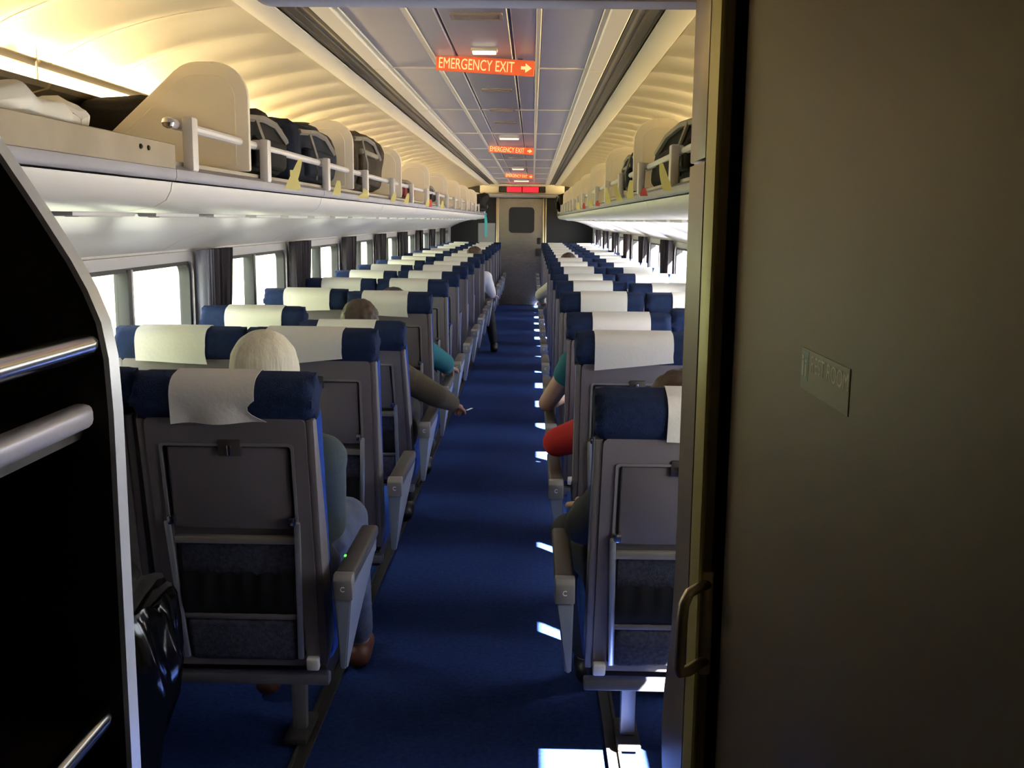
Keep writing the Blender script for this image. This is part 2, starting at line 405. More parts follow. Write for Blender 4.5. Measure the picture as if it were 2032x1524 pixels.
# far bulkhead
bw = empty('wall_end', (XC, Y1, 0), kind='structure')
def brel(o): o.parent = bw; o.matrix_parent_inverse = Matrix.Translation(-bw.location); return o
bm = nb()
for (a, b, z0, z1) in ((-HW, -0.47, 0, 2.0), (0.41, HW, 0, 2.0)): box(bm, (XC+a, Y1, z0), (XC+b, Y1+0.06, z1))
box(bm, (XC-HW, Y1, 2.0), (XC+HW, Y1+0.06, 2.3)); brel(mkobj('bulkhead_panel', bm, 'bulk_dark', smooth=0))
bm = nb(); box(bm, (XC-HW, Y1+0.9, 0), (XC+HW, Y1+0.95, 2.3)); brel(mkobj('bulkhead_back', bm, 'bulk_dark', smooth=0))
bm = nb(); rbox(bm, (XC-0.78, Y1-0.03, 2.06), (XC+0.78, Y1-0.002, 2.235), 0.01); brel(mkobj('upper_panel', bm, 'ceil_white'))
bm = nb(); rbox(bm, (XC-0.92, Y1-0.28, 1.985), (XC+0.92, Y1-0.002, 2.055), 0.02); brel(mkobj('header_beam', bm, 'bulk_grey'))
bm = nb(); rbox(bm, (XC-0.81, Y1-0.04, 0.0), (XC-0.49, Y1-0.003, 1.52), 0.008); brel(mkobj('side_panel', bm, 'bulk_grey'))
for d0, d1 in ((-0.475, -0.425), (0.385, 0.415), (0.43, 0.455)):
    bm = nb(); rbox(bm, (XC+d0, Y1-0.06, 0), (XC+d1, Y1-0.003, 1.98), 0.008); brel(mkobj('door_jamb', bm, 'brass'))
door = empty('door_1', (XC-0.02, Y1+0.03, 0), kind='structure')
def drel(o): o.parent = door; o.matrix_parent_inverse = Matrix.Translation(-door.location); return o
bm = nb(); dx0, dx1 = XC-0.425, XC+0.385
ring(bm, rrect(dx0, 0.012, dx1, 1.975, 0.004), rrect(dx0+0.20, 1.36, dx1-0.17, 1.80, 0.06), Y1, Y1+0.05, 'y'); drel(mkobj('door_leaf', bm, 'door_steel'))
bm = nb(); ring(bm, rrect(dx0+0.185, 1.345, dx1-0.155, 1.815, 0.07), rrect(dx0+0.21, 1.37, dx1-0.18, 1.79, 0.05), Y1-0.012, Y1+0.01, 'y'); drel(mkobj('window_gasket', bm, 'rubber'))
bm = nb(); box(bm, (dx0+0.19, Y1+0.02, 1.35), (dx1-0.16, Y1+0.03, 1.81)); drel(mkobj('door_glass', bm, 'black', smooth=0))
for z in (1.14, 0.28):
    bm = nb(); rbox(bm, (dx1-0.10, Y1-0.02, z), (dx1-0.03, Y1+0.005, z+0.12), 0.012); drel(mkobj('latch_plate', bm, 'black'))
bm = nb(); rbox(bm, (dx1-0.13, Y1-0.05, 0.92), (dx1-0.02, Y1+0.005, 1.06), 0.02); drel(mkobj('door_handle', bm, 'black'))

# vestibule shell around the camera, bulkhead on the right, header
XR = 0.27   # restroom wall plane
bm = nb(); box(bm, (XC-HW, YV-0.06, 0), (XC+HW, YV, 2.3)); mkobj('wall_back', bm, 'laminate', smooth=0, kind='structure')
bm = nb(); box(bm, (XR+0.005, YV, 0), (XR+0.05, 0.44, 2.3)); box(bm, (XR+0.005, 0.44, 2.02), (XR+0.05, 1.41, 2.3)); mkobj('wall_restroom', bm, 'laminate', smooth=0, kind='structure')
bm = nb(); box(bm, (0.2625, 1.412, 0), (XC+HW, 1.50, 2.3)); mkobj('wall_bulkhead', bm, 'post', smooth=0, kind='structure')
dr = empty('door_2', (XR, 0.9, 0), kind='structure')
def rrel(o): o.parent = dr; o.matrix_parent_inverse = Matrix.Translation(-dr.location); return o
bm = nb(); rbox(bm, (XR, 0.45, 0.01), (XR+0.035, 1.367, 2.015), 0.005); rrel(mkobj('door_leaf', bm, 'laminate'))
# door frame post: stainless profile, groove, bead
tr = empty('trim_1', (0.23, 1.40, 0), kind='structure')
def trel(o): o.parent = tr; o.matrix_parent_inverse = Matrix.Translation(-tr.location); return o
bm = nb(); prism(bm, [(0.2293, 1.408), (0.232, 1.556), (0.262, 1.556), (0.262, 1.408)], 1.665, 2.3, 'z', bev=0.002); trel(mkobj('post_upper', bm, 'post'))
bm = nb()
prof = [(0.0, 0.012), (0.62, 0.012), (0.70, 0.030), (0.76, 0.036), (0.83, 0.030), (0.92, 0.008), (1.05, 0.0), (1.66, 0.0)]
va = []
for z, e in prof:
    va.append([bm.verts.new(p) for p in ((0.2293, 1.408, z), (0.232-0.2*e, 1.556+e, z), (0.262, 1.556+e, z), (0.262, 1.408, z))])
for i in range(len(va)-1):
    for k in range(4): bm.faces.new((va[i][k], va[i][(k+1) % 4], va[i+1][(k+1) % 4], va[i+1][k]))
bm.faces.new(va[0][::-1]); bm.faces.new(va[-1]); trel(mkobj('post_lower', bm, 'post'))
bm = nb(); box(bm, (0.2310, 1.398, 0), (0.245, 1.409, 2.3)); trel(mkobj('groove', bm, 'black', smooth=0))
bm = nb(); prism(bm, [(0.2293, 1.398), (0.2288, 1.392), (0.2370, 1.370), (0.2407, 1.369), (0.2440, 1.373), (0.2440, 1.398)], 0, 2.3, 'z'); trel(mkobj('bead', bm, 'post_trim'))
bm = nb(); rbox(bm, (0.2407, 1.381, 0), (0.2577, 1.413, 2.3), 0.002); trel(mkobj('stop', bm, 'post'))
bm = nb(); box(bm, (0.2570, 1.392, 0), (XR+0.035, 1.413, 2.3)); trel(mkobj('shadow_gap', bm, 'black', smooth=0))  # solid black strip stands in for the shade inside the door gap
# pull handle
bm = nb(); hz0, hz1 = 0.966, 1.079
pts = [(0.253, 1.381, hz1), (0.238, 1.360, hz1+0.003), (0.2215, 1.345, hz1), (0.213, 1.338, hz1-0.014), (0.2115, 1.337, hz1-0.036), (0.209, 1.337, hz0+0.008), (0.2115, 1.339, hz0), (0.2235, 1.349, hz0-0.002), (0.253, 1.381, hz0)]
tube(bm, pts, [0.0072]*3 + [0.0078]*4 + [0.0082]*2, 12); trel(mkobj('pull_handle', bm, 'brass'))
bm = nb(); rbox(bm, (0.2435, 1.374, hz0-0.02), (0.260, 1.382, hz1+0.02), 0.003); trel(mkobj('handle_plate', bm, 'brass'))
# restroom sign
sg = empty('restroom_sign', (XR-0.002, 0.937, 1.438), 'small grey restroom plaque with a blue pictogram on the dull door', 'sign')
def srel(o): o.parent = sg; o.matrix_parent_inverse = Matrix.Translation(-sg.location); return o
bm = nb(); rbox(bm, (XR-0.0010, 0.860, 1.418), (XR+0.0005, 1.016, 1.459), 0.0003, 1); srel(mkobj('plaque', bm, 'sign_grey'))
bm = nb(); rbox(bm, (XR-0.0013, 0.989, 1.428), (XR-0.0009, 1.014, 1.457), 0.0001, 1); srel(mkobj('pictogram', bm, 'sign_blue'))
TX = Matrix(((0, 0, -1, 0), (-1, 0, 0, 0), (0, 1, 0, 0), (0, 0, 0, 1)))    # text facing -x, reading toward -y
srel(text_mesh('lettering', 'REST ROOM', 0.03, 'sign_letter', None, Matrix.Translation((XR-0.0012, 0.921, 1.447)) @ TX, 0.0001, fit=(0.117, 0.0156)))
bm = nb()
for k, h in ((0, 0.0156), (1, 0.0128)):
    yy = 1.008 - 0.0107*k; rbox(bm, (XR-0.0016, yy-0.003, 1.431), (XR-0.0012, yy+0.003, 1.431+h), 0.0001, 1); prism(bm, [(yy+0.0026*math.cos(q*0.785), 1.4345+h+0.0026*math.sin(q*0.785)) for q in range(8)], XR-0.0016, XR-0.0012, 'x')
srel(mkobj('symbol', bm, 'sign_letter'))
# header over the doorway
bm = nb(); pr = arc(-0.49, 2.017, 0.048, 180, 270, 6) + [(0.30, 1.969), (0.30, 2.29), (-0.538, 2.29)]
prism(bm, pr, 1.93, 2.0, 'y', bev=0.004); mkobj('trim_2', bm, 'header', kind='structure')

# ---------------------------------------------------------------- overhead racks
def rack(s, side, ya, label):
    root = empty('luggage_rack', (sx(s, 0.9), ya, 1.7), label, 'luggage rack', 'overhead luggage racks')
    def rel(o): o.parent = root; o.matrix_parent_inverse = Matrix.Translation(-root.location); return o
    bm = nb(); strip(bm, [(sx(s, 0.665), 1.700), (sx(s, 1.30), 1.715)], ya, Y1, 0.012*s); rel(mkobj('shelf', bm, 'alu_warm'))
    und = [(0.656, 1.660), (0.660, 1.640), (0.672, 1.618), (0.70, 1.602), (0.76, 1.592), (0.80, 1.588), (0.86, 1.585), (0.94, 1.574), (1.04, 1.553), (1.14, 1.523), (1.24, 1.482), (1.315, 1.440)]
    seams = [ya] + [y for y in (2.46 + MOD*k for k in range(0, 12)) if ya < y < Y1] + [Y1]
    for a, b in zip(seams[:-1], seams[1:]):
        bm = nb(); strip(bm, [(sx(s, d), z) for d, z in und[:6]], a+0.003, b-0.003, 0.008*s); rel(mkobj('fascia_panel', bm, 'fascia', smooth=50))
        bm = nb(); strip(bm, [(sx(s, d), z) for d, z in und[6:]], a+0.002, b-0.002, 0.008*s); rel(mkobj('underside_panel', bm, 'fascia', smooth=50))
        bm = nb()
        prism(bm, [(sx(s, 0.648), 1.664), (sx(s, 0.644), 1.672), (sx(s, 0.644), 1.690), (sx(s, 0.650), 1.697), (sx(s, 0.668), 1.703), (sx(s, 0.668), 1.664)], a+0.0015, b-0.0015, 'y'); rel(mkobj('lip', bm, 'alu'))
    # light slot between fascia and underside
    bm = nb(); strip(bm, [(sx(s, 0.80), 1.596), (sx(s, 0.865), 1.594)], ya, Y1, 0.006*s); rel(mkobj('light_slot', bm, 'seam'))
    y = ya+0.25; k = 0
    while y < Y1-0.6:
        bm = nb(); x1, x2 = sorted((sx(s, 0.806), sx(s, 0.858))); rbox(bm, (x1, y, 1.578), (x2, y+0.36, 1.594), 0.005); h = rel(mkobj('reading_light', bm, 'bracket'))
        bm = nb(); rbox(bm, (x1+0.010, y+0.05, 1.5765), (x2-0.010, y+0.30, 1.5795), 0.001, 1); o = mkobj('diffuser', bm, 'cover'); o.parent = h
        y += 0.505; k += 1
    if s == -1:    # closed front plate by the vestibule, with two bolts
        bm = nb(); rbox(bm, (sx(s, 0.652), ya, 1.690), (sx(s, 0.645), 2.46, 1.748), 0.002, 1); pl = rel(mkobj('front_plate', bm, 'alu_warm'))
        for yy in (2.24, 2.285):
            bm = nb(); t = nb(); lathe(t, [(0.0055, 0), (0.0055, 0.003), (0.003, 0.005)], 8); merge(bm, t, Matrix.Translation((sx(s, 0.645), yy, 1.728)) @ Matrix.Rotation(R(90), 4, 'Y')); o = mkobj('bolt', bm, 'black'); o.parent = pl
        posts = [2.58, 3.30] + [4.27 + 1.0*k for k in range(15)]
    else:
        posts = [2.35 + 1.0*k for k in range(17)]
    for y in posts:
        if y > Y1-0.1: continue
        bm = nb(); x1, x2 = sorted((sx(s, 0.634), sx(s, 0.662)))
        rbox(bm, (x1, y-0.022, 1.690), (x2, y+0.022, 1.822), 0.006); st = rel(mkobj('stanchion', bm, 'bracket'))
        x1, x2 = sorted((sx(s, 0.650), sx(s, 0.690))); bm = nb(); rbox(bm, (x1, y-0.017, 1.790), (x2, y+0.012, 1.820), 0.006); mkobj('rail_clamp', bm, 'bracket', st)
    yy = posts[0]-0.06
    bm = nb(); tube(bm, [(sx(s, 0.680), yy, 1.803), (sx(s, 0.680), Y1-0.05, 1.803)], 0.0125, 10); rel(mkobj('guard_rail', bm, 'bracket'))
    t = nb(); lathe(t, [(0.004, -0.014), (0.013, -0.009), (0.016, 0), (0.013, 0.009), (0.004, 0.014)], 12); bm = nb(); merge(bm, t, Matrix.Translation((sx(s, 0.680), yy, 1.803))); rel(mkobj('rail_knob', bm, 'chrome'))
    # divider boards
    for k in range(10):
        y = 3.12 + 1.80*k if s == -1 else 2.92 + 1.80*k
        if y > Y1-0.3: break
        out = [(1.20, 1.716), (1.10, 1.795), (0.87, 2.005)] + arc(0.80, 1.935, 0.098, 48, 90, 4) + [(0.755, 2.033)] + arc(0.752, 1.930, 0.103, 90, 180, 7) + [(0.649, 1.716)]
        bm = nb(); prism(bm, [(sx(s, d), z) for d, z in out], y, y+0.022, 'y', bev=0.006); dv = rel(mkobj('divider', bm, 'divider', smooth=40))
        ins = [(1.135, 1.73), (1.06, 1.787), (0.86, 1.972)] + arc(0.80, 1.91, 0.085, 48, 90, 4) + [(0.760, 1.994)] + arc(0.757, 1.925, 0.070, 90, 180, 7) + [(0.687, 1.73)]
        bm = nb(); prism(bm, [(sx(s, d), z) for d, z in ins], y-0.0025, y+0.002, 'y', bev=0.002, seg=1); mkobj('divider_inset', bm, 'divider', dv, smooth=40)
    return root
rack(-1, 'left', 1.50, 'long cream and aluminium overhead luggage rack above the left seats')
rack(1, 'right', 1.47, 'long cream and aluminium overhead luggage rack above the right seats')

# fluorescent cove lights at the back of each rack
ords = ['first', 'second', 'third', 'fourth', 'fifth', 'sixth', 'seventh', 'eighth', 'ninth', 'tenth', 'eleventh', 'twelfth', 'thirteenth', 'fourteenth', 'fifteenth', 'sixteenth', 'seventeenth']
for s, side in sides():
    y = 1.60 if s == -1 else 1.50; k = 0
    while y < Y1-0.5:
        e = min(y+1.38, Y1-0.02)
        root = empty('cove_light', (sx(s, 1.22), y, 1.97), 'warm fluorescent strip light behind the %s rack, %s from the camera' % (side, ords[k]), 'light', 'fluorescent strips behind the racks')
        def rel(o): o.parent = root; o.matrix_parent_inverse = Matrix.Translation(-root.location); return o
        bm = nb(); prism(bm, [(sx(s, 1.30), 1.905), (sx(s, 1.185), 1.935), (sx(s, 1.175), 1.950), (sx(s, 1.20), 1.957), (sx(s, 1.30), 1.94)], y+0.004, e-0.004, 'y'); rel(mkobj('housing', bm, 'light_housing'))
        bm = nb(); prism(bm, [(sx(s, 1.203), 1.960), (sx(s, 1.222), 1.995), (sx(s, 1.240), 1.995), (sx(s, 1.240), 1.960)], y+0.03, e-0.03, 'y'); rel(mkobj('lens', bm, 'lens'))
        bm = nb(); prism(bm, [(sx(s, 1.215), 1.997), (sx(s, 1.202), 2.012), (sx(s, 1.210), 2.018), (sx(s, 1.245), 2.003)], y+0.004, e-0.004, 'y'); rel(mkobj('reflector', bm, 'light_housing'))
        bm = nb(); tube(bm, [(sx(s, 1.262), y+0.05, 2.014), (sx(s, 1.262), e-0.05, 2.014)], 0.013, 8); rel(mkobj('lamp_tube', bm, 'tube_light'))
        bm = nb(); rbox(bm, (sx(s, 1.205)-0.003, e-0.012, 1.955), (sx(s, 1.205)+0.003, e-0.006, 2.05), 0.001, 1); rel(mkobj('hanger', bm, 'ceil_white'))
        y = e+0.012; k += 1

# ceiling signs, vents, lamps
for k, (y, m_) in enumerate(((4.3, 'nearest the camera, above the aisle'), (9.35, 'second from the camera, halfway down the aisle'), (14.8, 'third and farthest from the camera'))):
    root = empty('emergency_exit_sign', (XC, y, 2.20), 'orange lettered exit sign hanging from the ceiling, ' + m_, 'sign', 'orange exit signs along the ceiling'); root.rotation_euler.y = R(3.2)
    bm = nb(); rbox(bm, (-0.20, -0.004, -0.035), (0.20, 0.004, 0.027), 0.003, 1); mkobj('panel', bm, 'sign_orange', root)
    TXT = Matrix(((1, 0, 0, 0), (0, 0, -1, 0), (0, 1, 0, 0), (0, 0, 0, 1)))
    text_mesh('lettering', 'EMERGENCY EXIT', 0.05, 'sign_text', root, Matrix.Translation((-0.035, -0.0048, -0.004)) @ TXT, 0.0006, fit=(0.305, 0.042))
    bm = nb(); prism(bm, [(0.145, -0.010), (0.163, -0.010), (0.163, -0.022), (0.188, -0.004), (0.163, 0.014), (0.163, 0.002), (0.145, 0.002)], -0.0056, -0.0042, 'y'); mkobj('arrow', bm, 'sign_text', root)
    bm = nb(); box(bm, (-0.15, -0.003, 0.027), (-0.13, 0.003, 0.032)); box(bm, (0.13, -0.003, 0.027), (0.15, 0.003, 0.032)); mkobj('bracket', bm, 'track', root)
vents = [(3.45, 0.085, 0.05), (5.35, 0.075, 0.045), (6.3, 0.075, 0.06), (7.1, 0.075, 0.05), (11.0, 0.075, 0.05), (12.6, 0.075, 0.05)]
for k, (y, w, l) in enumerate(vents):
    root = empty('ceiling_vent', (XC+0.01, y, CZ), 'small slotted ceiling vent on the aisle centre line, %s from the camera' % ords[k], 'vent', 'slotted ceiling vents')
    bm = nb(); ring(bm, rrect(-w, -l, w, l, 0.008, 2), rrect(-w+0.010, -l+0.010, w-0.010, l-0.010, 0.004, 2), -0.006, 0.004, 'x')
    for v in bm.verts: v.co = Vector((v.co.y, v.co.z, v.co.x))
    mkobj('vent_frame', bm, 'vent', root)
    n = int(2*l/0.011)
    for j in range(n):
        bm = nb(); yy = -l+0.012+(2*l-0.024)*j/max(1, n-1); box(bm, (-w+0.009, yy-0.0025, -0.004), (w-0.009, yy+0.0025, -0.001)); mkobj('slat', bm, 'vent', root, 0)
    bm = nb(); box(bm, (-w+0.008, -l+0.008, -0.001), (w-0.008, l-0.008, 0.003)); mkobj('vent_back', bm, 'track_dark', root, 0)
for k, (y, w) in enumerate(((4.1, 0.045), (8.35, 0.075), (13.3, 0.07), (17.3, 0.12))):
    root = empty('ceiling_lamp', (XC+0.005, y, CZ), 'small bright ceiling lamp on the aisle centre line, %s from the camera' % ords[k], 'lamp', 'small ceiling lamps')
    bm = nb(); rbox(bm, (-w-0.006, -0.028, -0.012), (w+0.006, 0.028, 0.002), 0.005); mkobj('lamp_base', bm, 'ceil_white', root)
    for yy in (-0.015, 0.012):
        bm = nb(); rbox(bm, (-w, yy-0.007, -0.020), (w, yy+0.007, -0.010), 0.003); mkobj('diffuser', bm, 'ceiling_lamp', root)
# red display over the far door
root = empty('destination_display', (XC+0.0, Y1-0.06, 2.135), 'glowing red display panel above the far end door', 'display')
bm = nb(); rbox(bm, (-0.43, -0.02, -0.055), (0.43, 0.03, 0.055), 0.008); mkobj('display_case', bm, 'black', root)
for a, b in ((-0.28, -0.012), (0.012, 0.30)):
    bm = nb(); rbox(bm, (a, -0.026, -0.046), (b, -0.018, 0.046), 0.003, 1); mkobj('lit_panel', bm, 'led_red', root)
bm = nb(); rbox(bm, (-0.41, -0.023, -0.004), (-0.29, -0.019, 0.004), 0.001, 1); rbox(bm, (0.31, -0.023, -0.004), (0.41, -0.019, 0.004), 0.001, 1); mkobj('bezel', bm, 'rubber', root)

# ---------------------------------------------------------------- seats
ZP = 0.40
def lean_m(extra): return Matrix.Translation((0, 0, ZP)) @ Matrix.Rotation(R(8.5+extra), 4, 'X') @ Matrix.Translation((0, 0, -ZP))
def hr_profile(off=0.0):
    y0, y1, z0, z1, r = -0.016, 0.115, 1.085, 1.197, 0.046
    return y0-off, y1+off, z0, z1+off, r+off
def head_cover_bm(x0, x1, drop, skew, wav, seed):
    y0, y1, z0, z1, r = hr_profile(0.004)
    path = [(y1, 1.12), (y1, z1-r)] + [(a, b) for a, b in arc(y1-r, z1-r, r, 10, 90, 5)] + arc(y0+r, z1-r, r, 90, 180, 6)
    nd = 6
    bm = nb(); nx = 14; rows = []
    npth = len(path) + nd
    for i in range(nx+1):
        u = i/nx; col = []
        for j in range(npth):
            x = x0 + (x1-x0)*u
            if j < len(path): y, z = path[j]; dz = 0
            else:
                t = (j-len(path)+1)/nd; dd = drop + skew*(u-0.5) - 0.5*r
                z = z1-r-t*max(0.02, dd); y = y0 - 0.004*t - wav*0.010*t*math.sin(u*9+seed)
                x += wav*t*(0.05*(u-0.4) if u > 0.4 else 0) - wav*0.035*math.sin(math.pi*t)*max(0, (u-0.7)/0.3)
            col.append(bm.verts.new((x, y, z)))
        rows.append(col)
    for i in range(nx):
        for j in range(npth-1): bm.faces.new((rows[i][j], rows[i+1][j], rows[i+1][j+1], rows[i][j+1]))
    bmesh.ops.recalc_face_normals(bm, faces=bm.faces)
    bmesh.ops.solidify(bm, geom=list(bm.faces), thickness=0.002)
    return bm
seat_cache = {}
def build_seat(s, pos, extra, cov):
    """s: -1 left of the aisle, +1 right. Facing +Y, origin on the floor below the lower rear edge of the back."""
    key = (s, pos, extra, cov)
    if key in seat_cache: return copy_tree(seat_cache[key])
    a = -s                                   # local direction of the aisle
    root = empty('train_seat'); L = lean_m(extra)
    def P(name, bm, m, smooth=40, leaned=True, parent=None):
        if leaned: bm.transform(L)
        return mkobj(name, bm, m, parent or root, smooth)
    bm = nb()
    ring(bm, rrect(-0.203, 0.375, 0.203, 1.098, 0.018, 3), rrect(-0.166, 0.405, 0.166, 1.026, 0.008, 3), 0.0, 0.034, 'y')
    for q in (-1, 1):
        t = nb(); prism(t, [(0.004, 0.380), (0.105, 0.405), (0.085, 0.75), (0.04, 1.09), (0.004, 1.092)], 0.0, 0.020, 'x', bev=0.003)
        merge(bm, t, Matrix.Translation((0.203 if q == 1 else -0.223, 0, 0)))
    box(bm, (-0.170, 0.030, 0.40), (0.170, 0.036, 1.03))
    P('back_shell', bm, 'shell')
    bm = nb(); ring(bm, rrect(-0.170, 0.748, 0.170, 1.030, 0.010, 3), rrect(-0.163, 0.755, 0.163, 1.023, 0.008, 3), -0.004, 0.002, 'y'); P('tray_rim', bm, 'shell_lip')
    bm = nb(); rbox(bm, (-0.155, 0.004, 0.786), (0.155, 0.024, 1.016), 0.006); P('tray_table', bm, 'tray')
    bm = nb(); rbox(bm, (-0.030+0.008*a, -0.006, 0.994), (0.030+0.008*a, 0.012, 1.040), 0.006); lt = P('tray_latch', bm, 'arm_top')
    bm = nb(); rbox(bm, (-0.006+0.01*a, -0.014, 0.998), (0.006+0.01*a, -0.004, 1.030), 0.003); P('latch_knob', bm, 'chrome', parent=lt)
    bm = nb(); rbox(bm, (-0.158, -0.004, 0.752), (0.158, 0.012, 0.768), 0.004); P('pocket_bar', bm, 'alu_warm')
    bm = nb(); rbox(bm, (-0.150, 0.012, 0.640), (0.150, 0.03, 0.752), 0.006); P('pocket_panel', bm, 'panel_fabric')
    # scalloped net pocket
    bm = nb(); nx = 24; rows = []
    for i in range(nx+1):
        x = -0.15 + 0.30*i/nx; top = 0.655 + 0.010*abs(math.sin(i*math.pi/4)); col = []
        for j in range(5):
            t = j/4; col.append(bm.verts.new((x, 0.010 - 0.030*math.sin(math.pi*(0.15+0.75*t)) - 0.004*math.sin(i*1.57)*(1-t), top + (0.525-top)*t)))
        rows.append(col)
    for i in range(nx):
        for j in range(4): bm.faces.new((rows[i][j], rows[i+1][j], rows[i+1][j+1], rows[i][j+1]))
    bmesh.ops.solidify(bm, geom=list(bm.faces), thickness=0.002); P('net_pocket', bm, 'net')
    bm = nb(); rbox(bm, (-0.150, -0.010, 0.392), (0.150, 0.03, 0.522), 0.018, 3); P('lower_panel', bm, 'panel_fabric')
    bm = nb(); rbox(bm, (-0.152, -0.010, 0.523), (0.152, 0.014, 0.540), 0.005); P('pocket_hem', bm, 'shell')
    for q in (-1, 1):
        bm = nb(); t = nb(); rbox(t, (-0.008, -0.006, -0.205), (0.008, 0.006, 0.205), 0.004)
        merge(bm, t, Matrix.Translation((q*0.161, -0.010, 0.61)) @ Matrix.Rotation(R(2.0*q), 4, 'Y')); ar = P('tray_arm', bm, 'silver')
        bm = nb(); rbox(bm, (q*0.157-0.010, -0.016, 0.806), (q*0.157+0.010, 0.004, 0.830), 0.003); P('arm_pivot', bm, 'chrome', parent=ar)
    bm = nb(); rbox(bm, (a*0.185-0.017, -0.020, 0.372), (a*0.185+0.017, 0.004, 0.408), 0.005); P('bumper', bm, 'bumper')
    bm = nb(); rbox(bm, (-0.222, 0.034, 0.43), (0.222, 0.135, 1.10), 0.028, 3); P('backrest', bm, 'blue')
    y0, y1, z0, z1, r = hr_profile()
    bm = nb(); prism(bm, rrect(y0, z0, y1, z1, r, 6), -0.226, 0.226, 'x')
    for v in bm.verts:                      # soften the ends
        if abs(v.co.x) > 0.2: pass
    t = nb(); prism(t, rrect(y0, z0, y1, z1, r, 6), -0.226, 0.226, 'x'); bm.free(); bm = t
    ends = [e for e in bm.edges if abs(e.verts[0].co.x - e.verts[1].co.x) < 1e-6]
    bmesh.ops.bevel(bm, geom=ends, offset=0.028, segments=4, affect='EDGES', profile=0.5); P('headrest', bm, 'navy', 60)
    cvs = {0: (-0.135, 0.105, 0.084, 0.0, 0.0, 1), 1: (-0.145, 0.10, 0.086, 0.012, 0.1, 2), 2: (-0.115, 0.135, 0.082, -0.01, 0.1, 5), 3: (-0.125, 0.085, 0.084, -0.006, 0.9, 3), 4: (-0.055, 0.18, 0.078, 0.01, 0.05, 4), 5: (-0.16, 0.11, 0.080, -0.030, 0.05, 4)}
    if s == 1: c_ = cvs[cov]; c_ = (-c_[1]+0.02, -c_[0]+0.02, c_[2], -c_[3], 0.0, c_[5]) if cov < 4 else c_
    else: c_ = cvs[cov]
    P('head_cover', head_cover_bm(*c_), 'cover', 60)
    # seat base
    bm = nb(); rbox(bm, (-0.222, 0.07, 0.345), (0.222, 0.57, 0.475), 0.035, 3); P('seat_cushion', bm, 'blue', leaned=False)
    bm = nb(); rbox(bm, (-0.205, 0.08, 0.28), (0.205, 0.52, 0.345), 0.01); P('seat_pan', bm, 'bulk_dark', leaned=False)
    bm = nb(); rbox(bm, (-0.225, 0.004, 0.318), (0.225, 0.04, 0.350), 0.006); P('frame_beam', bm, 'beam', leaned=False)
    if pos == 'aisle':
        lx = a*0.07
        bm = nb(); prism(bm, [(0.295, 0.28), (0.345, 0.28), (0.335, 0.03), (0.305, 0.03)], lx-0.022, lx+0.022, 'x', bev=0.004)
        lg = P('leg', bm, 'leg', leaned=False)
        bm = nb(); rbox(bm, (lx-0.035, 0.24, 0.012), (lx+0.035, 0.42, 0.034), 0.006); P('foot', bm, 'rail_dark', leaned=False, parent=lg)
        # aisle armrest: wedge, flat top, rear cap with letter plate
        xi, xo = a*0.260, a*0.308
        def wedge(bm, lo_x, hi_x, prof, taper):
            A = []; 
            for (y, z) in prof:
                k = max(0, min(1, (0.62-z)/0.24)); A.append((bm.verts.new((lo_x, y, z)), bm.verts.new((hi_x - (hi_x-lo_x)*taper*k, y, z))))
            n = len(A)
            bm.faces.new([v[0] for v in A]); bm.faces.new([v[1] for v in A][::-1])
            for i in range(n): bm.faces.new((A[i][0], A[(i+1) % n][0], A[(i+1) % n][1], A[i][1]))
        bm = nb(); wedge(bm, xi, xo, [(-0.085, 0.605), (-0.02, 0.380), (0.01, 0.370), (0.13, 0.46), (0.33, 0.60), (0.345, 0.635), (-0.085, 0.635)], 0.65)
        bmesh.ops.recalc_face_normals(bm, faces=bm.faces); bmesh.ops.bevel(bm, geom=list(bm.edges), offset=0.004, segments=2, affect='EDGES'); ar = P('armrest', bm, 'arm_side', leaned=False)
        bm = nb(); x1, x2 = sorted((xi-a*0.002, xo+a*0.002)); rbox(bm, (x1, -0.06, 0.634), (x2, 0.365, 0.668), 0.010, 3); P('armrest_pad', bm, 'arm_top', leaned=False, parent=ar)
        bm = nb(); prism(bm, [(-0.092, 0.60), (-0.098, 0.655), (-0.085, 0.668), (-0.055, 0.668), (-0.055, 0.60)], x1, x2, 'x', bev=0.004); P('armrest_cap', bm, 'arm_cap', leaned=False, parent=ar)
        TXT = Matrix(((1, 0, 0, 0), (0, 0, -1, 0), (0, 1, 0, 0), (0, 0, 0, 1)))
        text_mesh('seat_letter', 'C', 0.02, 'plate_text', ar, Matrix.Translation(((xi+xo)/2, -0.0965, 0.632)) @ Matrix.Rotation(R(6), 4, 'X') @ TXT, 0.0008, fit=(0.011, 0.014))
        bm = nb(); rbox(bm, (xo-a*0.012-0.006, 0.345, 0.615), (xo-a*0.012+0.006, 0.372, 0.66), 0.004); P('armrest_tip', bm, 'bumper', leaned=False, parent=ar)
    else:
        bm = nb(); x1, x2 = sorted((-a*0.20, -a*0.235)); rbox(bm, (x1, 0.12, 0.24), (x2, 0.46, 0.30), 0.008); P('wall_bracket', bm, 'leg', leaned=False)
        bm = nb(); x1, x2 = sorted((a*0.2245, a*0.2385)); rbox(bm, (x1, 0.15, 0.60), (x2, 0.44, 0.655), 0.006); P('armrest', bm, 'arm_top', leaned=False)
    seat_cache[key] = root
    return root
NROW = 16
YB0, PITCH = 2.62, 1.01
SEAT_X = {(-1, 'aisle'): -0.763, (-1, 'window'): -1.227, (1, 'aisle'): 0.380, (1, 'window'): 0.844}
recl = {(-1, 'aisle', 1): 2, (-1, 'aisle', 3): 18, (-1, 'aisle', 4): 5, (1, 'aisle', 1): 9, (1, 'aisle', 3): 8, (-1, 'window', 3): 5, (1, 'aisle', 6): 5, (-1, 'aisle', 8): 5, (1, 'window', 5): 5, (-1, 'aisle', 12): 5}
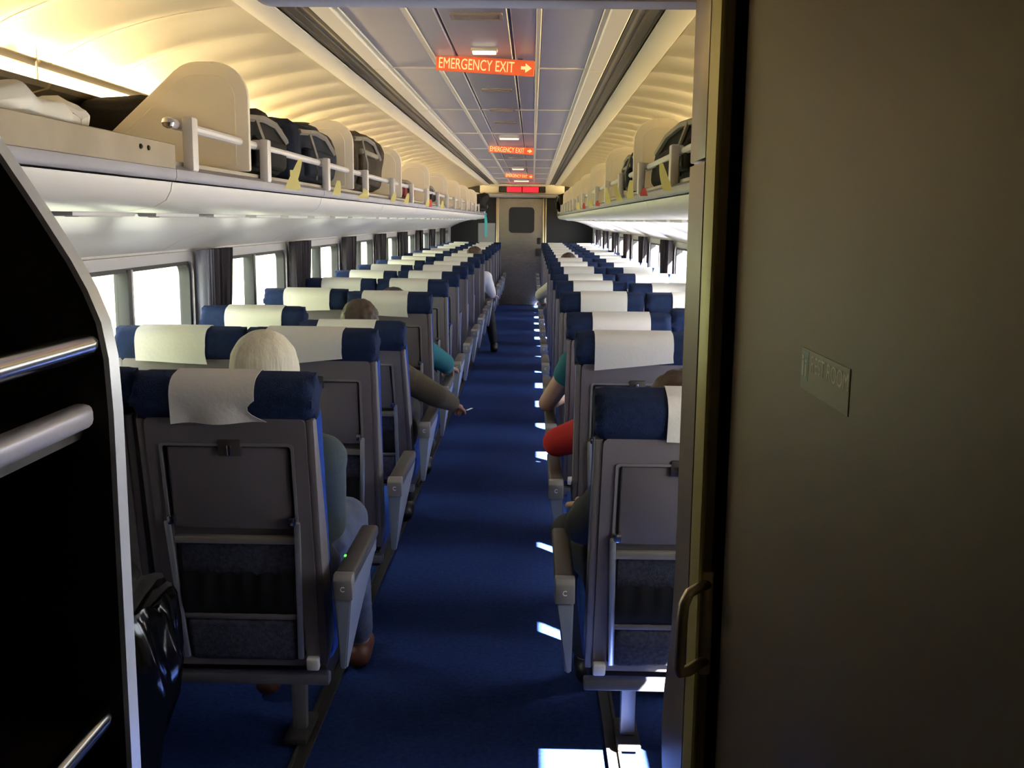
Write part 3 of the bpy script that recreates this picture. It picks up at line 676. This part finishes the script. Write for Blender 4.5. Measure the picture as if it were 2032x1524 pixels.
covv = {(-1, 'aisle', 1): 3, (-1, 'aisle', 2): 5, (1, 'aisle', 2): 5, (1, 'aisle', 1): 4, (-1, 'window', 2): 1}
rowname = ['front row nearest the camera'] + ['%s row from the camera' % o for o in ords[1:15]] + ['last row before the far bulkhead']
seats = {}
for n in range(1, NROW+1):
    for s, side in sides():
        for pos in ('aisle', 'window'):
            o = build_seat(s, pos, recl.get((s, pos, n), 0), covv.get((s, pos, n), (n*3 + (1 if pos == 'aisle' else 2) + (1 if s == 1 else 0)) % 3))
            o.location = (SEAT_X[(s, pos)], YB0 + PITCH*(n-1), 0)
            o['label'] = 'grey-backed blue train seat, %s side, %s position, %s' % (side, pos, rowname[n-1])
            o['category'] = 'seat'; o['group'] = 'coach seats in rows'
            seats[(s, pos, n)] = o

# ---------------------------------------------------------------- curtains
def curtain(s, y_top, y_bot, lining, label, seed, z0=0.84, z1=1.435):
    rnd = random.Random(seed); root_y = sum(y_top)/2
    bm = nb(); nz, nu = 10, 56; rows = []; ph = rnd.random()*6
    for j in range(nz+1):
        t = j/nz; z = z1 + (z0-z1)*t; k = t**1.4
        a = y_top[0] + (y_bot[0]-y_top[0])*k; b = y_top[1] + (y_bot[1]-y_top[1])*k
        row = []
        for i in range(nu+1):
            u = i/nu; am = 0.024
            row.append(bm.verts.new((sx(s, HW-0.055) + am*math.sin(u*math.pi*(11 if b-a > 0.15 else 6)+ph), a+(b-a)*u + 0.006*math.sin(u*math.pi*18), z)))
        rows.append(row)
    for j in range(nz):
        for i in range(nu): bm.faces.new((rows[j][i], rows[j][i+1], rows[j+1][i+1], rows[j+1][i]))
    bmesh.ops.solidify(bm, geom=list(bm.faces), thickness=0.002)
    return mkobj('curtain', bm, 'curtain_lining' if lining else 'curtain', None, 80, label=label, cat='curtain', group='window curtains')
for s, side in sides():
    for k in range(1, 9):
        e = 4.56 + MOD*(k-1)
        if e > Y1-1: break
        nm = ords[k-1]
        curtain(s, (e-0.02, e+0.11), (e-0.005, e+0.09), s == -1 and k == 1, 'gathered %s curtain on the near side of the %s pillar, %s wall' % ('pale grey' if s == -1 and k == 1 else 'dark', nm, side), k*7+s)
        curtain(s, (e+0.13, e+0.44), (e+0.13, e+0.30), False, 'dark tied back curtain on the far side of the %s pillar, %s wall' % (nm, side), k*11+s)

# ---------------------------------------------------------------- luggage stack by the vestibule (left foreground)
tw = empty('luggage_shelves', (-1.05, 1.0, 0), 'dark luggage stack with chrome shelf tubes and a pale edged end panel', 'luggage shelves')
def wrel(o): o.parent = tw; o.matrix_parent_inverse = Matrix.Translation(-tw.location); return o
prof = [(-1.51, 0.0), (-0.600, 0.0), (-0.600, 0.70), (-0.600, 1.30), (-0.603, 1.38), (-0.611, 1.43), (-0.628, 1.475), (-0.648, 1.515), (-0.690, 1.585), (-0.745, 1.672), (-0.83, 1.80), (-0.92, 1.93), (-1.02, 2.05), (-1.51, 2.05)]
bm = nb(); prism(bm, prof, 1.43, 1.455, 'y'); wrel(mkobj('end_panel', bm, 'tower_in'))
bm = nb(); edge = prof[1:13]
n = len(edge)
for i in range(n-1):
    pass
rows = []
for i, (x, z) in enumerate(edge):
    p0 = edge[max(0, i-1)]; p1 = edge[min(n-1, i+1)]; d = Vector((p1[0]-p0[0], p1[1]-p0[1])).normalized(); nx_, nz_ = d.y, -d.x
    rows.append([bm.verts.new(q) for q in ((x-0.001*nx_, 1.425, z-0.001*nz_), (x+0.006*nx_, 1.427, z+0.006*nz_), (x+0.007*nx_, 1.459, z+0.007*nz_), (x-0.001*nx_, 1.461, z-0.001*nz_))])
for i in range(n-1):
    for k in range(4): bm.faces.new((rows[i][k], rows[i][(k+1) % 4], rows[i+1][(k+1) % 4], rows[i+1][k]))
bm.faces.new(rows[0][::-1]); bm.faces.new(rows[-1]); wrel(mkobj('edge_trim', bm, 'trim_white', smooth=50))
bm = nb(); box(bm, (-1.51, -0.6, 0), (-1.48, 1.43, 2.05)); wrel(mkobj('back_panel', bm, 'tower_in', smooth=0))
bm = nb(); prism(bm, prof, -0.62, -0.595, 'y'); wrel(mkobj('end_panel', bm, 'tower_in'))
for z, xf, m_ in ((1.285, -0.64, 'tower_in'), (0.84, -0.63, 'tower_in'), (0.35, -0.62, 'tower_in')):
    bm = nb(); box(bm, (-1.48, -0.595, z-0.02), (xf, 1.43, z)); wrel(mkobj('shelf', bm, m_, smooth=0))
bm = nb(); tube(bm, [(-0.618, -0.595, 1.402), (-0.618, 1.395, 1.402), (-0.626, 1.425, 1.402)], 0.017, 12); wrel(mkobj('guard_tube', bm, 'chrome'))
bm = nb(); rbox(bm, (-0.645, -0.595, 1.285), (-0.612, 1.41, 1.320), 0.012, 3); wrel(mkobj('shelf_edge', bm, 'shelf_edge'))
bm = nb(); tube(bm, [(-0.622, -0.595, 0.848), (-0.622, 1.39, 0.848), (-0.63, 1.425, 0.848)], 0.015, 12); wrel(mkobj('guard_tube', bm, 'chrome'))
bm = nb(); tube(bm, [(-0.592, -0.595, 0.36), (-0.592, 1.42, 0.36)], 0.015, 12); wrel(mkobj('guard_tube', bm, 'chrome'))

# ---------------------------------------------------------------- waste bin with black liner
root = empty('waste_bin', (-0.925, 2.02, 0), 'waste bin with a crumpled black plastic liner beside the luggage stack', 'bin')
bm = nb(); lathe(bm, [(0.085, 0.03), (0.095, 0.10), (0.11, 0.26), (0.12, 0.50), (0.15, 0.75), (0.14, 0.75), (0.08, 0.05)], 28); mkobj('bin_body', bm, 'bin_dark', root, 50)
bm = nb(); lathe(bm, [(0.135, 0.0), (0.135, 0.24), (0.128, 0.26), (0.11, 0.24), (0.11, 0.0)], 28)
for v in bm.verts:
    if v.co.z > 0.1 and v.co.x < 0.05: v.co.z *= 0.35
mkobj('bin_base', bm, 'bin_pink', root, 50)
bm = nb(); seg = 72; pr = [(0.10, 0.72), (0.150, 0.785), (0.172, 0.80), (0.182, 0.78), (0.192, 0.72), (0.196, 0.66), (0.184, 0.58), (0.158, 0.50), (0.136, 0.43), (0.122, 0.39)]
rows = []
for j, (r, z) in enumerate(pr):
    row = []
    for k in range(seg):
        a = 2*math.pi*k/seg; n_ = mnoise.noise(Vector((math.cos(a)*3.5, math.sin(a)*3.5, z*5))); f = 0.020*n_ + 0.007*math.sin(a*13 + z*20)
        tip = 0.05*max(0, math.cos(a*3+0.8))*(1 if j >= 8 else 0)*(j-7)*0.5
        row.append(bm.verts.new(((r+f)*math.cos(a), (r+f)*math.sin(a), z + 0.03*n_ - tip)))
    rows.append(row)
for j in range(len(pr)-1):
    for k in range(seg): bm.faces.new((rows[j][k], rows[j][(k+1) % seg], rows[j+1][(k+1) % seg], rows[j+1][k]))
bmesh.ops.solidify(bm, geom=list(bm.faces), thickness=0.001); mkobj('liner', bm, 'plastic_black', root, 60)

# ---------------------------------------------------------------- people
def capsule(bm, p0, p1, r0, r1, seg=12):
    p0, p1 = Vector(p0), Vector(p1); d = p1-p0; L = d.length
    if L < 1e-5: d = Vector((0, 0, 1)); L = 1e-4
    d.normalize(); pts = []; rr = []
    for k in range(5):
        a = R(-88 + 88*k/4); pts.append(p0 + d*(r0*math.sin(a))); rr.append(max(1e-4, r0*math.cos(a)))
    for k in range(5):
        a = R(88*k/4); pts.append(p1 + d*(r1*math.sin(a))); rr.append(max(1e-4, r1*math.cos(a)))
    tube(bm, pts, rr, seg)
def remesh(bm, voxel, smooth_it=3):
    me = bpy.data.meshes.new('tmp'); bmesh.ops.recalc_face_normals(bm, faces=bm.faces); bm.to_mesh(me); bm.free()
    o = bpy.data.objects.new('tmp', me); C.objects.link(o)
    m = o.modifiers.new('r', 'REMESH'); m.mode = 'VOXEL'; m.voxel_size = voxel
    sm = o.modifiers.new('s', 'SMOOTH'); sm.iterations = smooth_it; sm.factor = 0.5
    dg = bpy.context.evaluated_depsgraph_get(); out = bpy.data.meshes.new_from_object(o.evaluated_get(dg))
    bpy.data.objects.remove(o); bpy.data.meshes.remove(me)
    b = nb(); b.from_mesh(out); bpy.data.meshes.remove(out)
    return b
def hand_bm(wrist, fwd, down, sidev, mirror):
    """palm and five bent fingers; fwd = finger direction, down = palm normal, sidev = thumb side"""
    b = nb(); w = Vector(wrist); f = Vector(fwd).normalized(); dn = Vector(down); dn = (dn - f*dn.dot(f)).normalized(); sd = f.cross(dn)*mirror
    for k in range(4):
        o = (k-1.5)*0.020; capsule(b, w + f*0.012 + sd*o*0.7, w + f*0.082 + sd*o, 0.014, 0.012, 8)
    for k, ln in enumerate((0.066, 0.076, 0.070, 0.054)):
        o = (1.5-k)*0.0205; p = w + f*0.086 + sd*o
        d1 = (f + dn*0.35).normalized(); d2 = (f*0.7 + dn*0.8).normalized(); d3 = (f*0.35 + dn).normalized()
        q = p + d1*ln*0.45; r_ = q + d2*ln*0.33; e = r_ + d3*ln*0.28
        capsule(b, p - f*0.012, q, 0.0095, 0.0088, 8); capsule(b, q, r_, 0.0088, 0.0082, 8); capsule(b, r_, e, 0.0082, 0.007, 8)
    p = w + f*0.025 + sd*0.030; q = p + (f*0.6 + sd*0.65 + dn*0.2).normalized()*0.040; e = q + (f*0.9 + sd*0.15 + dn*0.35).normalized()*0.032
    capsule(b, w + f*0.015 + sd*0.012, p, 0.015, 0.014, 8); capsule(b, p, q, 0.0125, 0.0105, 8); capsule(b, q, e, 0.0105, 0.0085, 8)
    return remesh(b, 0.0045, 2)
def person(label, x, yb, top, trou, skin, hair, headwear=None, head=None, arms=None, knees=None, feet=None, shoe='shoe_black', short=False, lean=0.0, hold=None, voxel=0.013, hair_long=False, shrug=0.0):
    """seated passenger facing +Y; every point below is in metres relative to (x, yb, 0) of the seat"""
    head = Vector(head or (0, 0.17, 1.15)); hipL, hipR = Vector((-0.09, 0.24, 0.555)), Vector((0.09, 0.24, 0.555))
    neck = Vector((head.x*0.8, head.y-0.045, head.z-0.15)); shw = 0.165
    chest = Vector((head.x*0.5, 0.20, 0.86)); waist = Vector((0, 0.22, 0.68))
    shL = Vector((head.x*0.7-shw, neck.y+0.02, head.z-0.225)); shR = Vector((head.x*0.7+shw, neck.y+0.02, head.z-0.225+shrug)); shL.z += shrug
    A = arms or {}
    eL, wL = [Vector(v) for v in A.get('L', ((-0.21, 0.26, 0.70), (-0.10, 0.46, 0.665)))]
    eR, wR = [Vector(v) for v in A.get('R', ((0.21, 0.26, 0.70), (0.10, 0.46, 0.665)))]
    K = knees or ((-0.12, 0.64, 0.60), (0.12, 0.64, 0.60)); Fq = feet or ((-0.11, 0.60, 0.085), (0.11, 0.60, 0.085))
    kL, kR = [Vector(v) for v in K]; fL, fR = [Vector(v) for v in Fq]
    def torso(b, g):
        capsule(b, hipL, hipR, 0.115+g, 0.115+g); capsule(b, (hipL+hipR)/2, waist, 0.135+g, 0.130+g); capsule(b, waist + Vector((-0.05, 0, 0)), chest + Vector((-0.07, 0, 0)), 0.115+g, 0.115+g); capsule(b, waist + Vector((0.05, 0, 0)), chest + Vector((0.07, 0, 0)), 0.115+g, 0.115+g)
        capsule(b, chest + Vector((-0.06, 0, 0)), shL + Vector((0.05, 0, -0.02)), 0.11+g, 0.068+g); capsule(b, chest + Vector((0.06, 0, 0)), shR + Vector((-0.05, 0, -0.02)), 0.11+g, 0.068+g)
        capsule(b, shL, shR, 0.060+g, 0.060+g); capsule(b, (shL+shR)/2, neck, 0.075+g, 0.055+g)
    def arm(b, sh, e, w, g, frac=1.0):
        capsule(b, sh, e, 0.055+g, 0.043+g); 
        if frac > 0: capsule(b, e, e + (w-e)*frac, 0.043+g, 0.030+g)
    def leg(b, h, k, f, g):
        capsule(b, h, k, 0.088+g, 0.060+g); capsule(b, k, f, 0.058+g, 0.040+g)
    b = nb(); torso(b, 0); arm(b, shL, eL, wL, 0); arm(b, shR, eR, wR, 0); leg(b, hipL, kL, fL, 0); leg(b, hipR, kR, fR, 0)
    capsule(b, neck, head + Vector((0, -0.01, -0.04)), 0.052, 0.055)
    capsule(b, head + Vector((0, -0.012, 0.028)), head + Vector((0, 0.010, -0.035)), 0.083, 0.072); capsule(b, head + Vector((0, 0.035, -0.07)), head + Vector((0, 0.045, -0.085)), 0.046, 0.034)
    capsule(b, head + Vector((0, 0.085, -0.008)), head + Vector((0, 0.106, -0.040)), 0.010, 0.014)
    for q in (-1, 1): capsule(b, head + Vector((q*0.080, -0.008, 0.012)), head + Vector((q*0.082, -0.012, -0.030)), 0.018, 0.012)
    body = remesh(b, voxel)
    for w, e, mr, nm in ((wL, eL, 1, 'L'), (wR, eR, -1, 'R')):
        hd = A.get('h'+nm, (w-e)); merge(body, hand_bm(w - (w-e).normalized()*0.01, hd, Vector(A.get('n'+nm, (0, 0.2, -1))), None, mr))
    o = mkobj('person', body, skin, None, 0, label=label, cat='person', group='seated passengers'); o.location = (x, yb, 0)
    for p in o.data.polygons: p.use_smooth = True
    def part(name, b_, m_, v=voxel):
        q = mkobj(name, remesh(b_, v), m_, o, 0)
        for p in q.data.polygons: p.use_smooth = True
        return q
    b = nb(); torso(b, 0.014); arm(b, shL, eL, wL, 0.015, 0.0 if short else 0.88); arm(b, shR, eR, wR, 0.015, 0.0 if short else 0.88)
    if short:
        b.free(); b = nb(); torso(b, 0.014); capsule(b, shL, shL + (eL-shL)*0.25, 0.070, 0.066); capsule(b, shR, shR + (eR-shR)*0.25, 0.070, 0.066)
    part('top', b, top)
    b = nb(); leg(b, hipL, kL, fL + (kL-fL)*0.12, 0.014); leg(b, hipR, kR, fR + (kR-fR)*0.12, 0.014); capsule(b, hipL, hipR, 0.131, 0.131); part('trousers', b, trou)
    for f in (fL, fR):
        b = nb(); capsule(b, f + Vector((0, -0.03, -0.035)), f + Vector((0, 0.03, -0.035)), 0.046, 0.044); capsule(b, f + Vector((0, 0.03, -0.042)), f + Vector((0, 0.15, -0.050)), 0.042, 0.033); capsule(b, f, f + Vector((0, 0, -0.02)), 0.050, 0.050)
        for v in b.verts: v.co.z = max(v.co.z, 0.004)
        part('shoe', b, shoe, 0.009)
    if headwear:
        b = nb(); capsule(b, head + Vector((0, -0.012, 0.040)), head + Vector((0, -0.006, 0.015)), 0.094, 0.097); capsule(b, head + Vector((0, -0.01, 0.012)), head + Vector((0, -0.012, -0.028)), 0.096, 0.088)
        c = remesh(b, 0.006); hc = mkobj('cap', c, headwear, o, 0)
        for p in hc.data.polygons: p.use_smooth = True
    else:
        b = nb(); capsule(b, head + Vector((0, -0.022, 0.042)), head + Vector((0, -0.030, 0.0)), 0.090, 0.088); capsule(b, head + Vector((0, -0.045, -0.02)), head + Vector((0, -0.050, -0.10 if not hair_long else -0.20)), 0.068, 0.045 if not hair_long else 0.06)
        c = remesh(b, 0.007)
        for v in c.verts: v.co += v.normal*0.006*mnoise.noise(v.co*45)
        hc = mkobj('hair', c, hair, o, 0)
        for p in hc.data.polygons: p.use_smooth = True
    for q in (-1, 1):
        b = nb(); capsule(b, head + Vector((q*0.030, 0.074, 0.004)), head + Vector((q*0.030, 0.0745, 0.004)), 0.012, 0.012, 10); ey = mkobj('eye', b, 'eye_white', o)
        b = nb(); capsule(b, head + Vector((q*0.030, 0.0835, 0.004)), head + Vector((q*0.030, 0.084, 0.004)), 0.0045, 0.0045, 8); mkobj('iris', b, 'hair_dark', ey)
    b = nb(); capsule(b, head + Vector((-0.018, 0.083, -0.073)), head + Vector((0.018, 0.083, -0.073)), 0.006, 0.006, 8); mkobj('mouth', b, 'lip', o)
    return o
def yb(n): return YB0 + PITCH*(n-1)
person('passenger in a cream knit cap and grey-green jacket, front left seat', SEAT_X[(-1, 'aisle')], yb(1), 'jacket_teal', 'denim', 'skin', 'hair_brown', 'knit_cream',
       head=(0.03, 0.17, 1.145), arms={'R': ((0.175, 0.26, 0.70), (0.12, 0.46, 0.70)), 'L': ((-0.21, 0.26, 0.70), (-0.08, 0.48, 0.68))}, knees=((-0.08, 0.66, 0.60), (0.175, 0.56, 0.625)), feet=((-0.10, 0.62, 0.085), (0.165, 0.84, 0.085)), shoe='shoe_brown', voxel=0.011)
person('brown-haired passenger in a brown hoodie reaching into the aisle, third left row', SEAT_X[(-1, 'aisle')], yb(3), 'hoodie_brown', 'charcoal', 'skin_dark', 'hair_brown',
       head=(-0.04, 0.16, 1.08), arms={'R': ((0.31, 0.20, 0.745), (0.375, 0.44, 0.665)), 'hR': (0.15, 1, -0.25), 'nR': (-0.5, 0, -1)}, voxel=0.012)
person('passenger in a teal shirt leaning on the armrest, fourth left row', SEAT_X[(-1, 'aisle')], yb(4), 'teal', 'charcoal', 'skin', 'hair_dark',
       head=(-0.02, 0.17, 1.07), arms={'R': ((0.265, 0.22, 0.76), (0.26, 0.44, 0.70))})
person('passenger in a white shirt with brown hair, tenth left row', SEAT_X[(-1, 'aisle')], yb(10), 'white_shirt', 'charcoal', 'skin', 'hair_brown',
       head=(0.10, 0.16, 1.15), arms={'R': ((0.29, 0.22, 0.76), (0.30, 0.42, 0.70))}, knees=((-0.08, 0.64, 0.60), (0.24, 0.60, 0.58)), feet=((-0.10, 0.62, 0.085), (0.32, 0.55, 0.085)), voxel=0.016)
person('brown-haired passenger in dark clothes, front right seat', SEAT_X[(1, 'aisle')], yb(1), 'charcoal', 'charcoal', 'skin', 'hair_brown',
       head=(0.03, 0.17, 1.055), knees=((-0.24, 0.58, 0.58), (0.08, 0.64, 0.60)), feet=((-0.17, 0.74, 0.085), (0.10, 0.70, 0.085)), arms={'L': ((-0.22, 0.28, 0.70), (-0.20, 0.48, 0.70))}, voxel=0.012)
person('passenger in a red sweater with an elbow over the aisle, second right row', SEAT_X[(1, 'aisle')], yb(2), 'red', 'charcoal', 'skin', 'hair_dark',
       head=(0.0, 0.17, 1.02), arms={'L': ((-0.275, 0.20, 0.745), (-0.16, 0.44, 0.71))}, voxel=0.012)
person('passenger with a bare arm and teal short sleeves, third right row', SEAT_X[(1, 'aisle')], yb(3), 'teal', 'charcoal', 'skin', 'hair_dark',
       head=(-0.02, 0.15, 1.01), arms={'L': ((-0.30, 0.20, 0.715), (-0.22, 0.44, 0.70))}, short=True, shrug=0.13, hair_long=True, voxel=0.012)
person('passenger in a cream shirt, ninth right row', SEAT_X[(1, 'aisle')], yb(9), 'cream_shirt', 'charcoal', 'skin', 'hair_brown',
       head=(0.0, 0.16, 1.12), arms={'L': ((-0.29, 0.22, 0.80), (-0.26, 0.46, 0.71))}, voxel=0.016)

# ---------------------------------------------------------------- luggage on the racks
def lumpy(lo, hi, r, amp, seed, cuts=5, freq=7):
    t = nb(); box(t, lo, hi); bmesh.ops.recalc_face_normals(t, faces=t.faces)
    bmesh.ops.bevel(t, geom=list(t.edges), offset=r, segments=3, affect='EDGES', profile=0.5)
    bmesh.ops.subdivide_edges(t, edges=list(t.edges), cuts=cuts, use_grid_fill=True); t.normal_update()
    off = Vector((seed*3.1, seed*1.7, seed*5.3))
    for v in t.verts: v.co += v.normal*amp*mnoise.noise(v.co*freq + off)
    for v in t.verts: v.co.z = max(v.co.z, lo[2])
    return t
def bag(name, label, x0, x1, y0, y1, z1, m, seed, kind, cat='bag', r=0.06, amp=0.03, lean=0.0):
    zb = 1.714; cx, cy = (x0+x1)/2, (y0+y1)/2
    root = empty(name, (cx, cy, zb), label, cat, 'bags on the overhead racks'); hx, hy, h = (x1-x0)/2, (y1-y0)/2, z1-zb
    b = lumpy((-hx, -hy, 0.001), (hx, hy, h), min(r, hx*0.8, hy*0.8, h*0.45), amp, seed)
    if lean:
        for v in b.verts: v.co.y += lean*(v.co.z/h-0.3)*(1 if v.co.z > 0 else 0)
    mkobj('bag_body', b, m, root, 80)
    s = 1 if cx < XC else -1                      # side that faces the aisle
    fx = s*hx
    if kind in ('duffel', 'pack'):
        b = lumpy((min(fx*0.9, fx*0.9+s*0.05), -hy*0.6, h*0.12), (max(fx*0.9, fx*0.9+s*0.05), hy*0.55, h*0.58), 0.02, 0.008, seed+1, 3); mkobj('front_pocket', b, m, root, 80)
        b = nb(); tube(b, [(fx*0.97, -hy*0.75, h*0.80), (fx*1.03, -hy*0.2, h*0.86), (fx*1.0, hy*0.35, h*0.84), (fx*1.03, hy*0.72, h*0.62)], 0.012, 6); mkobj('strap', b, 'bag_strap', root)
        b = nb(); tube(b, [(fx*1.02, -hy*0.45, h*0.84), (fx*1.12, -hy*0.40, h*0.45), (fx*1.05, -hy*0.25, h*0.10)], 0.009, 6); mkobj('strap', b, 'bag_strap', root)
    if kind == 'pack':
        b = nb(); rbox(b, (fx*1.02-0.01, -hy*0.5, h*0.60), (fx*1.02+0.012, hy*0.5, h*0.68), 0.006); mkobj('zip_band', b, 'bag_strap', root)
        b = nb(); tube(b, [(0, -0.05, h*0.97), (0, -0.03, h+0.04), (0, 0.03, h+0.04), (0, 0.05, h*0.97)], 0.010, 8); mkobj('grab_loop', b, 'bag_strap', root)
    return root
bag('duffel_bag', 'black duffel bag with a grey shoulder strap beside the nearest rack divider', -1.40, -0.90, 3.18, 3.86, 1.93, 'bag_black', 2, 'duffel')
bag('soft_bag', 'dark navy soft bag leaning on the second divider of the left rack', -1.40, -0.91, 3.98, 4.84, 1.96, 'bag_navy', 5, 'duffel', lean=-0.06)
bag('backpack', 'brown mottled backpack beyond the second divider of the left rack', -1.40, -0.91, 5.20, 6.30, 2.05, 'bag_camo', 9, 'pack', r=0.09, amp=0.05)
bag('blue_cushion', 'bright blue round cushion wedged between divider and brown backpack', -1.0, -0.88, 5.02, 5.18, 1.92, 'bag_blue', 3, 'plain', 'cushion', r=0.05, amp=0.01)
bag('dark_red_bag', 'dark red bag on the left rack beyond the brown backpack', -1.38, -0.90, 7.0, 7.9, 1.86, 'bag_red', 4, 'duffel')
bag('small_bag', 'small black bag on the left rack, farther than the red one', -1.36, -0.90, 8.8, 9.5, 1.88, 'bag_black', 6, 'duffel')
bag('holdall', 'large black holdall slumped on the near end of the right rack', 0.50, 1.0, 2.98, 4.4, 1.93, 'bag_black', 8, 'duffel', lean=-0.10)
bag('blue_bag', 'black and blue bag behind the second divider of the right rack', 0.49, 0.95, 5.0, 5.75, 1.93, 'bag_navy', 12, 'pack')
bag('dark_coat_bundle', 'black coat bundle hanging off the far end of the left rack', -1.20, -0.78, 16.7, 17.5, 1.99, 'bag_black', 31, 'plain', 'coat', r=0.08, amp=0.09)
bag('dark_shoulder_bag', 'black shoulder bag hanging off the far end of the right rack', 0.40, 0.80, 16.3, 17.1, 2.0, 'bag_black', 37, 'duffel', r=0.08, amp=0.08)
b = lumpy((-0.16, -0.30, 0.001), (0.16, 0.30, 0.085), 0.035, 0.04, 21, 7, 14)
o = mkobj('plastic_bag', b, 'plastic_white', None, 80, label='crumpled white plastic bag on the left rack by the near light', cat='plastic bag'); o.location = (-1.06, 1.86, 1.714)

# seat check tickets tucked behind the rack lip
tk = [(-1, 3.52, 0.11, 24, 'ticket'), (-1, 3.62, 0.07, -18, 'ticket'), (-1, 4.36, 0.06, 8, 'ticket'), (-1, 4.95, 0.06, 50, 'ticket'), (-1, 5.12, 0.05, -14, 'ticket'), (-1, 6.1, 0.06, 15, 'ticket'), (-1, 6.75, 0.07, 14, 'ticket'), (-1, 8.1, 0.07, 8, 'ticket'), (-1, 8.35, 0.06, 0, 'ticket_red'), (-1, 9.4, 0.07, 8, 'ticket'),
      (1, 2.62, 0.09, 12, 'ticket'), (1, 3.30, 0.09, 18, 'ticket'), (1, 4.55, 0.08, -4, 'ticket'), (1, 5.10, 0.09, 20, 'ticket'), (1, 5.85, 0.09, 12, 'ticket'), (1, 4.0, 0.03, -10, 'ticket_red'), (1, 6.8, 0.035, 0, 'ticket_red'), (1, 7.6, 0.06, 6, 'ticket'), (1, 8.6, 0.05, 0, 'ticket_red'), (1, 9.6, 0.07, 6, 'ticket')]
cnt = {}
for s, y, h, tilt, m_ in tk:
    kk = (s, m_); cnt[kk] = cnt.get(kk, 0) + 1
    b = nb(); n = 5; rows = []
    for i in range(n+1):
        t = i/n; rows.append([b.verts.new((-s*0.006*math.sin(2*t), q*0.021*(1-0.6*t*t) + h*t*math.sin(R(tilt)), h*t*math.cos(R(tilt)))) for q in (-1, 1)])
    for i in range(n): b.faces.new((rows[i][0], rows[i][1], rows[i+1][1], rows[i+1][0]))
    bmesh.ops.solidify(b, geom=list(b.faces), thickness=0.0008)
    o = mkobj('seat_ticket', b, m_, None, 60, label='%s paper ticket stuck on the %s rack lip, %s from the camera' % ('yellow' if m_ == 'ticket' else 'red', 'left' if s == -1 else 'right', ords[cnt[kk]-1]), cat='ticket', group='seat tickets on the racks')
    o.location = (sx(s, 0.625), y, 1.676); o.rotation_euler.z = s*R(38)

# cards in the pocket of the second left aisle seat
so = seats[(-1, 'aisle', 2)]
for (dx, z, w, h, m_, nm, lab) in ((0.075, 0.695, 0.035, 0.06, 'paper', 'safety_card', 'white card with a dark round emblem in the second left seat pocket'), (0.090, 0.605, 0.033, 0.045, 'arm_cap', 'pocket_leaflet', 'grey leaflet below the white card in the second left seat pocket')):
    root = empty(nm, (so.location.x+dx, so.location.y, 0), lab, 'card')
    b = nb(); rbox(b, (-w, -0.034, z-h), (w, -0.031, z+h), 0.001, 1); b.transform(lean_m(0) @ Matrix.Rotation(R(-4), 4, 'Y')); mkobj('card', b, m_, root)
    if nm == 'safety_card':
        b = nb(); ring(b, arc(0, z, 0.014, 0, 337.5, 15), arc(0, z, 0.008, 0, 337.5, 15), -0.0355, -0.034, 'y'); b.transform(lean_m(0) @ Matrix.Rotation(R(-4), 4, 'Y')); mkobj('emblem', b, 'emblem_blue', root)
        b = nb(); box(b, (-0.014, -0.0355, z-0.028), (0.014, -0.034, z-0.024)); box(b, (0.0, -0.0355, z-0.004), (0.014, -0.034, z+0.001)); b.transform(lean_m(0) @ Matrix.Rotation(R(-4), 4, 'Y')); mkobj('print', b, 'emblem_blue', root)
# paper in the reaching hand
b = nb(); t = nb(); rbox(t, (-0.006, 0, -0.0006), (0.006, 0.07, 0.0006), 0.0003, 1); merge(b, t, Matrix.Rotation(R(-20), 4, 'Z'))
o = mkobj('paper_slip', b, 'paper', None, 0, label='small white paper slip in the hand over the aisle', cat='paper'); o.location = (-0.33, yb(3)+0.60, 0.60)
# hanging tag at the far end of the left rack
root = empty('hanging_tag', (sx(-1, 0.60), 17.2, 1.70), 'white tag with a turquoise ribbon hanging at the far left rack end', 'tag')
b = nb(); prism(b, [(0, -0.02), (0.06, 0.09), (0.02, 0.20), (-0.05, 0.08)], -0.003, 0.003, 'y'); mkobj('tag_paper', b, 'paper', root)
b = nb(); prism(b, [(0.01, -0.40), (0.045, -0.40), (0.05, -0.15), (0.03, -0.02), (0.0, -0.02)], -0.002, 0.002, 'y'); mkobj('ribbon', b, 'turquoise', root)
# small green indicator on the nearest left armrest
so = seats[(-1, 'aisle', 1)]; ar = [c for c in so.children if c.name.startswith('armrest')][0]
b = nb(); rbox(b, (0.260, 0.060, 0.667), (0.266, 0.072, 0.671), 0.001, 1); mkobj('indicator_light', b, 'green_led', ar)
